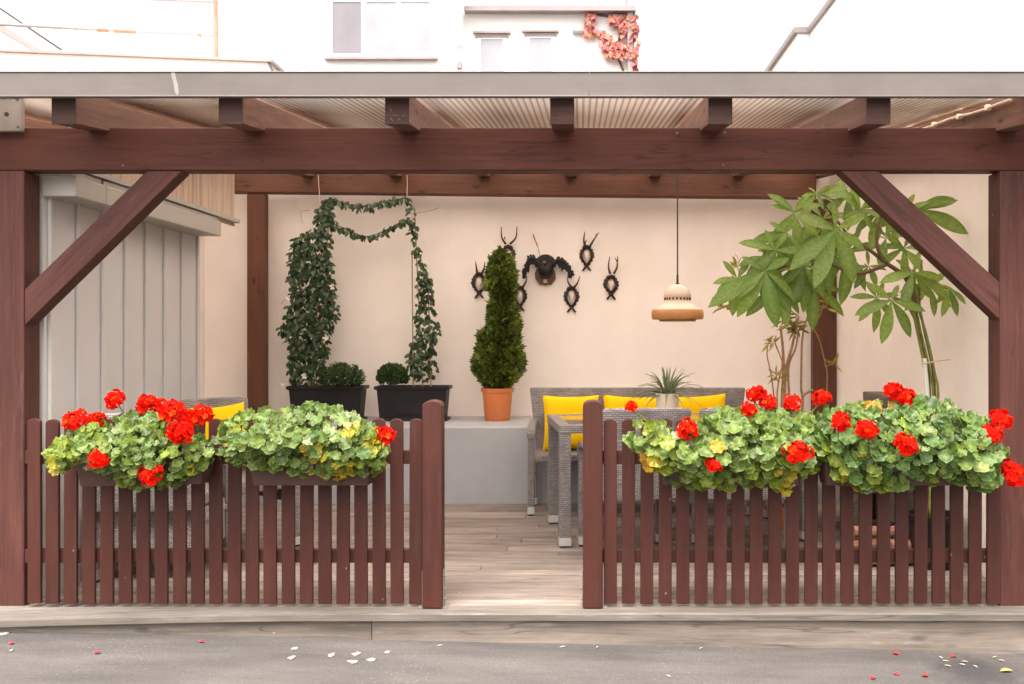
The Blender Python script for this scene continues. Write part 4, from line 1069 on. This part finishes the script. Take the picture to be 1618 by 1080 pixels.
for path in ([(856, 424), (846, 410), (838, 408), (832, 418), (830, 434)], [(868, 422), (880, 411), (890, 413), (897, 420), (899, 430)]):   # wings
    sp_ = spline([at(x, y, YW - .06) for x, y in path], 5); m_ = len(sp_)
    mb.tube(sp_, [.020 - .016 * i / (m_ - 1) for i in range(m_)], 8)
    for i, p in enumerate(sp_):
        t = i / (m_ - 1)
        for q in range(3): feather(p + rvec(rng) * .006, p + Vector(((-.02 if path[0][0] < 862 else .02) * t + rng.uniform(-.03, .03), -.005, -.035 - .035 * math.sin(PI * t) + rng.uniform(-.025, .065))), .03)
        if i % 2: feather(p, p + Vector((rng.uniform(-.02, .02), 0, .035)), .025)
hd = at(861, 415, YW - .13); mb.tube([c, (c + hd) / 2 + Vector((0, -.02, 0)), hd, hd + Vector((-.008, -.045, -.015))], [.05, .034, .027, .004], 10)
mb.build('body', M['bird'], bird, smooth=True, angle=60)
mb = MB(); 
mb.lathe([(0, .018), (.014, .010), (.017, 0), (.013, -.012), (0, -.022)], 10, hd + Vector((-.006, -.03, -.004)))
mb.build('wattle', M['birdface'], bird, smooth=True)
mb = MB(); mb.tube(spline([at(853, 404, YW - .03), at(850, 390, YW - .04), at(846, 380, YW - .04), at(842, 369, YW - .03)], 4), [.003] * 5 + [.006] * 4 + [.007] * 3 + [.002], 6); mb.build('quill', M['bark'], bird, smooth=True)

# ================================================================== RIGHT CORNER: bench, umbrella-leaved plant, brown stemmed shrub, logs
bn = thing('dark_bench', (2.05, 6.2, 0), 'dark brown wicker bench along the right wall behind the flower box', 'bench')
mb = MB(); mb.hexa([(2.04, 5.62, .40), (2.09, 5.62, .40), (2.09, 6.8, .40), (2.04, 6.8, .40), (2.02, 5.6, .90), (2.155, 5.6, .90), (2.155, 6.82, .90), (2.02, 6.82, .90)]); mb.build('backrest', M['wickerdark'], bn, bevel=.012, axis='weave')
mb = MB(); mb.box(1.6, 2.038, 5.64, 6.78, .36, .43); mb.build('seat', M['wickerdark'], bn, bevel=.01, axis='weave')
for yy in (5.67, 6.75):
    for xx in (1.64, 2.07):
        mb = MB(); mb.box(xx - .025, xx + .025, yy - .025, yy + .025, 0, .359); mb.build('leg', M['wickerdark'], bn, bevel=.005, axis='weave')
for i, (x, y, z, r, l, a) in enumerate(((1.74, 5.36, .035, .035, .34, .1), (1.86, 5.47, .04, .04, .3, -.15), (1.70, 5.47, .042, .042, .33, .05), (1.78, 5.40, .108, .037, .32, -.1), (1.66, 5.38, .11, .035, .3, .2), (1.72, 5.43, .18, .036, .33, .04), (1.95, 5.39, .036, .036, .28, .1))):
    mb = MB(); n = 9; rng = random.Random(i + 50); rad = [r * rng.uniform(.82, 1.1) for _ in range(n)]
    d = Vector((math.cos(a), math.sin(a), 0)); s_ = Vector((-d.y, d.x, 0))
    vs = [Vector((x, y, z)) + d * (l / 2 * sg) + (s_ * math.cos(2 * PI * k / n) + Vector((0, 0, 1)) * math.sin(2 * PI * k / n)) * rad[k] for sg in (-1, 1) for k in range(n)]
    mb.add(vs, [tuple(range(n - 1, -1, -1)), tuple(range(n, 2 * n))] + [(k, (k + 1) % n, n + (k + 1) % n, n + k) for k in range(n)])
    tag(mb.build('firewood_log', M['log'], axis=d, bevel=.004, origin=(x, y, z - r)), 'reddish split log in the small pile behind the right picket fence', 'log', 'logs piled behind the right fence')

YPc = 5.35
pl = thing('palmate_plant', (2.0, YPc, 0), 'tall green plant with large palmate leaves arching behind the right brace', 'potted plant')
mb = MB(); mb.lathe([(0, 0), (.11, 0), (.14, .27), (.15, .27), (.15, .30), (.135, .30), (.13, .27), (0, .27)], 28, (1.985, YPc, 0)); mb.build('pot', M['planter'], pl, smooth=True, angle=45)
bx = Vector((1.985, YPc, .26))
mb = MB()
stems = [[(1476, 640), (1470, 590), (1456, 530), (1446, 480), (1440, 440)], [(1470, 640), (1464, 580), (1452, 520), (1432, 480), (1410, 470)], [(1482, 640), (1476, 585), (1464, 530), (1450, 480), (1443, 425)], [(1468, 640), (1460, 575), (1447, 510), (1440, 470), (1436, 430)], [(1478, 640), (1473, 580), (1460, 520), (1452, 470), (1456, 410)]]
for i, st in enumerate(stems):
    pts = [bx + Vector((.03 * math.cos(i * 1.3), .03 * math.sin(i * 1.3), 0))] + [at(a, b, YPc + .02 * math.sin(i * 2)) for a, b in st]
    mb.tube(spline(pts, 5), .009 if i % 2 else .0075, 8)
mb.build('stem', M['greenstem'], pl, smooth=True, angle=180)
mb = MB()
for st, r0 in (([(1446, 480), (1432, 440), (1400, 415), (1370, 392), (1340, 375)], .016), ([(1400, 415), (1388, 395), (1385, 370), (1392, 340)], .013), ([(1400, 418), (1360, 432), (1330, 425), (1290, 410), (1215, 428)], .011), ([(1345, 378), (1320, 345), (1295, 315)], .009), ([(1440, 440), (1455, 390), (1450, 340)], .009)):
    pts = spline([at(a, b, YPc - .01 + .01 * j) for j, (a, b) in enumerate(st)], 5); mb.tube(pts, [r0 * (1 - .5 * i / len(pts)) for i in range(len(pts))], 8)
mb.build('branch', M['darkbranch'], pl, smooth=True, angle=180)
PG = (0.165, 0.29, 0.022); PD = (0.075, 0.15, 0.016); PLt = (0.28, 0.40, 0.055)
mb = MB(); rng = random.Random(77)
def palm(px, py, Y, leaflets, tone=0.3, droop=.28, fwd=.25):
    c = at(px, py, Y)
    for (ex, ey) in leaflets:
        e = at(ex, ey, Y); d0 = e - c; L = d0.length * 1.03
        f = rng.uniform(fwd * .3, fwd * 1.3); d = (d0.normalized() + Vector((0, -f, .10))).normalized()
        n = Vector((rng.uniform(-.35, .35), -1, .55 + rng.uniform(-.2, .35)))
        col = jit(lerpc(PD, lerpc(PG, PLt, tone), rng.uniform(.35, 1)), rng, .15)
        leaf(mb, c, d, n, L, L * rng.uniform(.27, .34), col, droop=droop * rng.uniform(.4, 1.2), fold=.22, widest=.58, rows=8, rib=lerpc(col, (.32, .40, .14), .45))
    mb.tube([c + Vector((0, .03, .0)), c + Vector((rng.uniform(-.03, .03), .10, .02))], [.004, .005], 6, (.2, .22, .06))
palm(1320, 363, 5.18, [(1252, 345), (1248, 425), (1288, 453), (1346, 445), (1363, 394), (1366, 343), (1318, 322)], .8, .15)
palm(1209, 428, 5.3, [(1123, 483), (1168, 496), (1219, 512), (1250, 494), (1258, 470), (1172, 407), (1160, 470), (1245, 408)], .35, .3)
palm(1443, 430, 5.25, [(1388, 447), (1424, 484), (1487, 442), (1470, 470), (1498, 470), (1412, 412), (1455, 398)], .75, .2)
palm(1408, 474, 5.2, [(1369, 449), (1350, 498), (1396, 541), (1440, 530), (1458, 494), (1420, 450)], .95, .2)
palm(1290, 305, 5.3, [(1266, 312), (1278, 296), (1312, 294), (1338, 299), (1300, 330), (1270, 330), (1316, 318)], .5, .2)
palm(1243, 368, 5.4, [(1190, 384), (1205, 408), (1233, 420), (1272, 400), (1215, 352), (1258, 345), (1248, 415)], .15, .3)
palm(1360, 330, 5.45, [(1320, 300), (1345, 297), (1395, 318), (1410, 350), (1375, 365), (1330, 345), (1395, 300)], .5, .2)
palm(1448, 330, 5.3, [(1508, 314), (1512, 321), (1470, 318), (1523, 374), (1420, 350)], .45, .12, .1)
palm(1500, 455, 5.3, [(1512, 498), (1524, 480), (1478, 480), (1488, 500)], .5, .2)
palm(1270, 420, 5.5, [(1230, 450), (1250, 480), (1275, 490), (1300, 470), (1305, 430), (1255, 400), (1235, 425)], .1, .3)
palm(1300, 400, 5.5, [(1262, 420), (1282, 460), (1312, 462), (1340, 430), (1330, 380), (1280, 370)], .1, .3)
palm(1400, 375, 5.45, [(1388, 420), (1430, 400), (1440, 370), (1410, 340), (1372, 350)], .4, .2)
palm(1210, 405, 5.42, [(1168, 418), (1180, 450), (1205, 470), (1235, 465), (1240, 425), (1200, 380)], .1, .3)
palm(1372, 420, 5.5, [(1342, 428), (1352, 455), (1385, 450), (1400, 425), (1370, 395)], .3, .25)
for (cx_, cy_, Y_, R_, tn) in ((1255, 335, 5.5, 50, .5), (1335, 400, 5.55, 55, .2), (1232, 455, 5.5, 50, .25), (1288, 452, 5.6, 48, .15), (1428, 392, 5.45, 45, .8), (1468, 452, 5.4, 42, .7), (1388, 335, 5.5, 48, .6), (1165, 440, 5.45, 42, .4), (1300, 345, 5.6, 55, .4), (1340, 310, 5.5, 40, .7), (1385, 470, 5.5, 40, .8), (1225, 395, 5.35, 55, .6), (1430, 330, 5.55, 45, .5), (1262, 392, 5.6, 55, .1)):
    fl = []
    for q in range(7):
        a = math.radians(-90 + (q - 3) * 47 + rng.uniform(-14, 14)); r_ = R_ * (1.0 + .25 * -math.sin(a)) * rng.uniform(.75, 1.15)
        fl.append((cx_ + r_ * math.cos(a), cy_ - r_ * math.sin(a)))
    palm(cx_, cy_, Y_, fl, tn, .32)
mb.build('foliage', M['palmleaf'], pl, smooth=True, angle=180)
mb = MB(); mb.tube([at(1467, 640, YPc - .04), at(1461, 566, YPc - .04)], .011, 10); mb.build('stake', M['whitestake'], pl, smooth=True)
mb = MB(); mb.tube(spline([at(1455, 574, YPc - .06), at(1466, 573, YPc - .06), at(1482, 570, YPc - .05), at(1502, 567, YPc - .05)], 4), .004, 6); mb.build('tie', M['string'], pl)

YSh = 6.55
sh = thing('bare_shrub', (xa(1245, YSh), YSh, 0), 'leggy brown stemmed shrub with yellow leaf tufts left of the right rear post', 'potted plant')
mb = MB(); pc = sh.location
mb.lathe([(0, 0), (.13, 0), (.17, .32), (.18, .32), (.18, .36), (.16, .36), (.155, .33), (0, .33)], 28, pc); mb.build('pot', M['terra'], sh, smooth=True, angle=45)
mb = MB(); q0 = pc + Vector((0, 0, .33))
for st, r0 in (([(1240, 640), (1241, 590), (1245, 570), (1252, 545), (1257, 520), (1262, 500)], .013), ([(1236, 640), (1238, 590), (1237, 550), (1233, 515)], .014), ([(1247, 640), (1246, 580), (1257, 550), (1262, 520)], .010), ([(1228, 640), (1230, 605), (1236, 575), (1230, 555), (1222, 535)], .007), ([(1224, 640), (1218, 590), (1212, 560), (1215, 540), (1222, 530)], .006), ([(1268, 640), (1266, 615), (1266, 590), (1267, 545), (1270, 520), (1276, 500)], .010), ([(1268, 626), (1275, 620), (1285, 616)], .012), ([(1306, 625), (1307, 590), (1303, 570), (1294, 535), (1285, 515), (1290, 490), (1293, 470)], .005), ([(1285, 513), (1295, 500), (1302, 480)], .004)):
    pts = ([q0 + Vector(((st[0][0] - 1245) * .003, 0, 0))] if st[0][1] == 640 else []) + [at(a, b, YSh) for a, b in st]
    sp_ = spline(pts, 5); mb.tube(sp_, [r0 * (1 - .45 * i / len(sp_)) for i in range(len(sp_))], 8)
mb.build('stem', M['bark'], sh, smooth=True, angle=180)
mb = MB(); rng = random.Random(91)
for (a, b, n, L, t) in ((1253, 512, 26, .11, .4), (1258, 520, 16, .09, .2), (1221, 540, 14, .10, .7), (1227, 594, 14, .085, .9), (1305, 482, 12, .12, .8), (1319, 573, 10, .10, .9), (1278, 486, 12, .10, .5), (1140, 484, 10, .10, .7), (1163, 480, 8, .1, .6), (1165, 420, 8, .1, .8), (1240, 500, 12, .1, .3)):
    c = at(a, b, YSh)
    for k in range(n):
        d = rvec(rng); d.z = d.z * .7 + .15; leaf(mb, c + rvec(rng) * .012, d, rvec(rng), L * rng.uniform(.6, 1.1), .017, jit(lerpc((.13, .12, .02), (.42, .34, .03), t * rng.uniform(.5, 1.2)), rng, .25), rows=3)
mb.build('foliage', M['leaf'], sh, smooth=True, angle=180)
mb = MB()
for st in ([(1262, 500), (1230, 478), (1190, 470), (1163, 478), (1140, 484)], [(1190, 470), (1172, 440), (1165, 420)], [(1303, 578), (1312, 576), (1319, 573)]):
    mb.tube(spline([at(a, b, YSh) for a, b in st], 4), .004, 6)
mb.build('twig', M['bark'], sh, smooth=True)

# ================================================================== BUILDINGS BEYOND
lw = thing('low_annex', (-4.8, 10.3, 0), 'white low annex wall with a thin pinkish coping at the upper left', 'building')
def slab(a, b, y0a, y0b, z0, za_, zb_, th=.4):
    mb = MB(); mb.hexa([(a, y0a, z0), (b, y0b, z0), (b, y0b + th, z0), (a, y0a + th, z0), (a, y0a, za_), (b, y0b, zb_), (b, y0b + th, zb_), (a, y0a + th, za_)]); return mb
p0, p1 = at(-60, 80, 10.0), at(425, 99, 10.45)
slab(p0.x, p1.x, p0.y, p1.y, -.3, p0.z, p1.z, 3).build('wall', M['white'], lw)
mb = MB(); mb.hexa([(p0.x, p0.y - .05, p0.z), (p1.x + .05, p1.y - .05, p1.z), (p1.x + .05, p1.y + .4, p1.z), (p0.x, p0.y + .4, p0.z), (p0.x, p0.y - .05, p0.z + .03), (p1.x + .05, p1.y - .05, p1.z + .03), (p1.x + .05, p1.y + .4, p1.z + .03), (p0.x, p0.y + .4, p0.z + .03)]); mb.build('coping', M['palecoping'], lw)
mb = MB(); mb.tube([at(423, 92, 10.42), at(425, 99, 10.42), at(431, 112, 10.40), at(436, 160, 10.4)], .014, 6); mb.build('drain_hook', M['darkline'], lw)
pf = thing('pipe_frame', (-4, 12, 3), 'rust flecked pale pipe frame above the low annex at the upper left', 'pipe frame')
for a, b, r in (((340, -20), (342, 96), .03), ((-40, 36), (341, 56), .022), ((200, -3), (344, 3), .02)):
    mb = MB(); p, q = at(*a, 12), at(*b, 12); n = 24
    mb.tube([p.lerp(q, i / n) for i in range(n + 1)], r, 8); mb.build('pipe', M['rust'] if r > .025 else M['pinkpipe'], pf, smooth=True)
for a, b in (((155, 47), (172, 47.5)), ((182, 48.5), (215, 50)), ((314, 54), (318, 55))):
    mb = MB(); mb.tube([at(*a, 11.999), at(*b, 11.999)], .028, 8); mb.build('rust_patch', M['rust'], pf)
gb = thing('gable_roof', (-8, 13.5, 4), 'pale sloping gable roof edge at the top left corner', 'roof')
mb = MB()
P = [(-60, -25), (97, 80), (97, 110), (-60, 110)]
mb.prism([(xa(a, 13.5), za(b, 13.5)) for a, b in P], 13.5, 15.5, lambda a, b, d: (a, d, b)); mb.build('gable_wall', M['whitewarm'], gb)
mb = MB(); mb.tube([at(-60, -28, 13.46), at(97, 78, 13.46)], .018, 6); mb.build('ridge_cable', M['darkline'], gb)
mb = MB(); mb.prism([(xa(a, 13.47), za(b, 13.47)) for a, b in ((-20, 24), (70, 80), (55, 80), (-20, 36))], 13.47, 13.499, lambda a, b, d: (a, d, b)); mb.build('eave_board', M['palecoping'], gb)

YA = 25.0
def window(parent, px0, px1, py0, py1, n, glass, Y, sill=True, head=False):
    x0, x1, z1, z0 = xa(px0, Y), xa(px1, Y), za(py0, Y), za(py1, Y); fw = .10
    mb = MB(); mb.box(x0, x1, Y - .03, Y + .02, z0, z0 + fw); mb.box(x0, x1, Y - .03, Y + .02, z1 - fw, z1)
    for i in range(n + 1):
        xc = x0 + (x1 - x0) * i / n; a = fw * (1 if i in (0, n) else 1.25)
        xl = min(max(xc - a / 2, x0), x1 - a); mb.box(xl, xl + a, Y - .032, Y + .018, z0 + fw, z1 - fw)
    f = mb.build('window', M['winframe'], parent)
    for i in range(n):
        mb = MB(); mb.box(x0 + (x1 - x0) * i / n + .04, x0 + (x1 - x0) * (i + 1) / n - .04, Y - .012, Y - .002, z0 + .02, z1 - .02); mb.build('pane', M[glass[i]], f)
    if sill: mb = MB(); mb.box(x0 - .1, x1 + .12, Y - .16, Y - .001, z0 - .07, z0 - .002); mb.build('sill', M['palecoping'], f)
    if head:
        mb = MB(); mb.box(x0 - .1, x1 + .1, Y - .12, Y - .001, z1 + .04, z1 + .09); mb.box(x0 - .03, x1 + .03, Y - .05, Y - .001, z1 - .06, z1 - .002); mb.build('lintel', M['palecoping'], f)
hA = thing('background_house', (xa(560, YA), YA, 0), 'white distant house with a wide three pane window above the roof edge', 'building')
mb = MB(); mb.box(xa(345, YA), xa(724, YA), YA, YA + 8, -.3, 14); mb.build('wall', M['white'], hA)
window(hA, 520, 685, -3, 91, 3, ['glassgrey', 'glasspale', 'glasspale'], YA)
mb = MB(); mb.box(xa(722, YA), xa(731, YA), YA - .25, YA - .002, za(75, YA), 14); mb.build('downpipe', M['whitewarm'], hA)
mb = MB(); mb.box(xa(723, YA), xa(730, YA), YA - .20, YA - .003, za(110, YA), za(100, YA)); mb.build('bracket', M['pinkpipe'], hA)
hB = thing('background_house', (xa(860, YA), YA + .5, 0), 'lower white distant house with two small windows, a gutter and red creeper', 'building')
YB_ = YA + .5
mb = MB(); mb.box(xa(726, YB_), xa(1003, YB_), YB_, YB_ + 8, -.3, za(20, YB_)); mb.build('wall', M['white'], hB)
mb = MB(); mb.box(xa(735, YB_), xa(1004, YB_), YB_ - .3, YB_ + .1, za(22, YB_), za(16, YB_)); mb.box(xa(735, YB_), xa(1004, YB_), YB_ - .2, YB_ + .2, za(16, YB_) + .002, za(12.5, YB_)); mb.build('gutter', M['pinkpipe'], hB)
mb = MB(); mb.box(xa(991, YB_), xa(999, YB_), YB_ - .2, YB_ - .05, 0, za(22, YB_)); mb.build('downpipe', M['pinkpipe'], hB)
window(hB, 754, 801, 56, 125, 1, ['glasspale'], YB_, False, True); window(hB, 831, 877, 54, 125, 1, ['glasspale'], YB_, False, True)
mb = MB(); mb.tube([at(905, 50, YB_ - .08), at(956, 50, YB_ - .08), at(957, 58, YB_ - .08)], .05, 6); mb.build('bracket', M['pinkpipe'], hB)
mb = MB(); mb.tube([at(988, 15, YB_ - .1), at(990, -2, YB_ - .1), at(1004, -4, YB_ - .1)], .04, 6); mb.build('chimney_pipe', M['pinkpipe'], hB)
cr = thing('red_creeper', (xa(970, YB_), YB_ - .1, 0), 'red autumn creeper patches climbing the corner of the distant white house', 'creeper')
rng = random.Random(44); mb = MB()
for P, n in (([(962, 22), (990, 20), (990, 36), (975, 38), (964, 32)], 85), ([(950, 52), (962, 50), (966, 62), (992, 66), (992, 88), (962, 90), (952, 75)], 150), ([(1000, 20), (1006, 22), (1007, 70), (1003, 112), (998, 112), (1000, 60)], 85), ([(924, 40), (935, 28), (938, 45), (955, 48), (920, 56)], 30), ([(925, 18), (942, 18), (940, 25), (928, 26)], 25), ([(978, 40), (992, 42), (990, 55), (984, 52)], 30)):
    for i in range(n):
        p = at(*sample(P, rng), YB_ - rng.uniform(.03, .22)); leaf(mb, p, Vector((rng.uniform(-1, 1), -.3, -.8)), Vector((0, -1, .3)) + rvec(rng) * .4, rng.uniform(.12, .22), .14, jit(rng.choice([(.42, .10, .11), (.48, .17, .15), (.45, .20, .10)]), rng, .25), rows=2)
mb.build('foliage', M['creeper'], cr)
mb = MB(); mb.tube(spline([at(985, 112, YB_ - .04), at(975, 80, YB_ - .04), at(980, 50, YB_ - .04), at(970, 28, YB_ - .04), at(932, 22, YB_ - .04)], 5), .03, 6, (.2, .1, .06)); mb.build('vine_stem', M['darkbranch'], cr)

# ================================================================== STREET LITTER
def ground(px, py):
    z = -.15
    for _ in range(6):
        Y = F * (EYE - z) / (py - VY); z = zst(xa(px, Y))
    return Vector((xa(px, Y), Y, z))
for i, (px, py, a, b) in enumerate(((465, 1025, .024, .020), (461, 1040, .026, .022), (523, 1036, .02, .026), (563, 1034, .03, .024), (558, 1046, .032, .022), (587, 1043, .026, .02), (612, 1031, .018, .02), (3, 1002, .04, .02), (18, 1028, .012, .012))):
    rng = random.Random(i + 200); c = ground(px, py); n = 14; mb = MB()
    P = [(math.cos(2 * PI * k / n) * a * .8 * rng.uniform(.5, 1.2), math.sin(2 * PI * k / n) * b * 1.2 * rng.uniform(.5, 1.2)) for k in range(n)]
    mb.prism([(c.x + x, c.y + y) for x, y in P], c.z + .0015, c.z + .004, lambda a_, b_, d: (a_, b_, d))
    o = mb.build('white_spot', M['splat'], origin=c)
    tag(o, ('flat white splatter spot on the grey asphalt below the left fence' if i < 7 else 'flat white spot on the asphalt at the far left bottom corner'), 'spot', 'white spots below the left fence' if i < 7 else 'white spots at the left corner')
def scrap(name, px, py, L, wd, mat, label, cat, group, seed):
    rng = random.Random(seed); c = ground(px, py); mb = MB(); a = rng.uniform(0, 6)
    leaf(mb, c + Vector((0, 0, .004)), Vector((math.cos(a), math.sin(a), .12)), (0, 0, 1), L, wd, (1, 1, 1), droop=.1, fold=.5, rows=4)
    o = mb.build(name, M[mat], origin=c, smooth=True, angle=180); so = o.modifiers.new('thick', 'SOLIDIFY'); so.thickness = .0012
    tag(o, label, cat, group)
for i, (px, py) in enumerate(((19, 1016), (148, 1034), (315, 1014))):
    scrap('fallen_petal', px, py, .03, .024, 'petalflat', ['red fallen petal on the asphalt at the far left', 'red fallen petal on the asphalt below the far left flower box', 'red fallen petal beside the step below the second flower box'][i], 'petal', None, i)
for i, (px, py) in enumerate(((1511, 1038), (1421, 1035), (1468, 1070), (1418, 1068), (1376, 1074))):
    scrap('fallen_petal', px, py, .032, .026, 'petalflat', 'red fallen petal on the asphalt below the right flower boxes', 'petal', 'red petals below the right fence', i + 10)
scrap('fallen_leaf', 1580, 1062, .06, .03, 'yellowflat', 'yellow fallen leaf on the asphalt in the right corner', 'leaf', None, 31)
for i, (px, py) in enumerate(((1490, 1042), (1500, 1046), (1515, 1050), (1503, 1054), (1530, 1047), (1588, 1046), (1568, 1040), (884, 1024), (945, 1022), (1110, 1024), (1052, 1068), (1545, 1056), (690, 1022))):
    scrap('dry_leaf', px, py, .03, .008, 'paleflat', 'small dry leaf scrap on the asphalt near the step', 'leaf', 'dry leaf scraps near the step', i + 60)
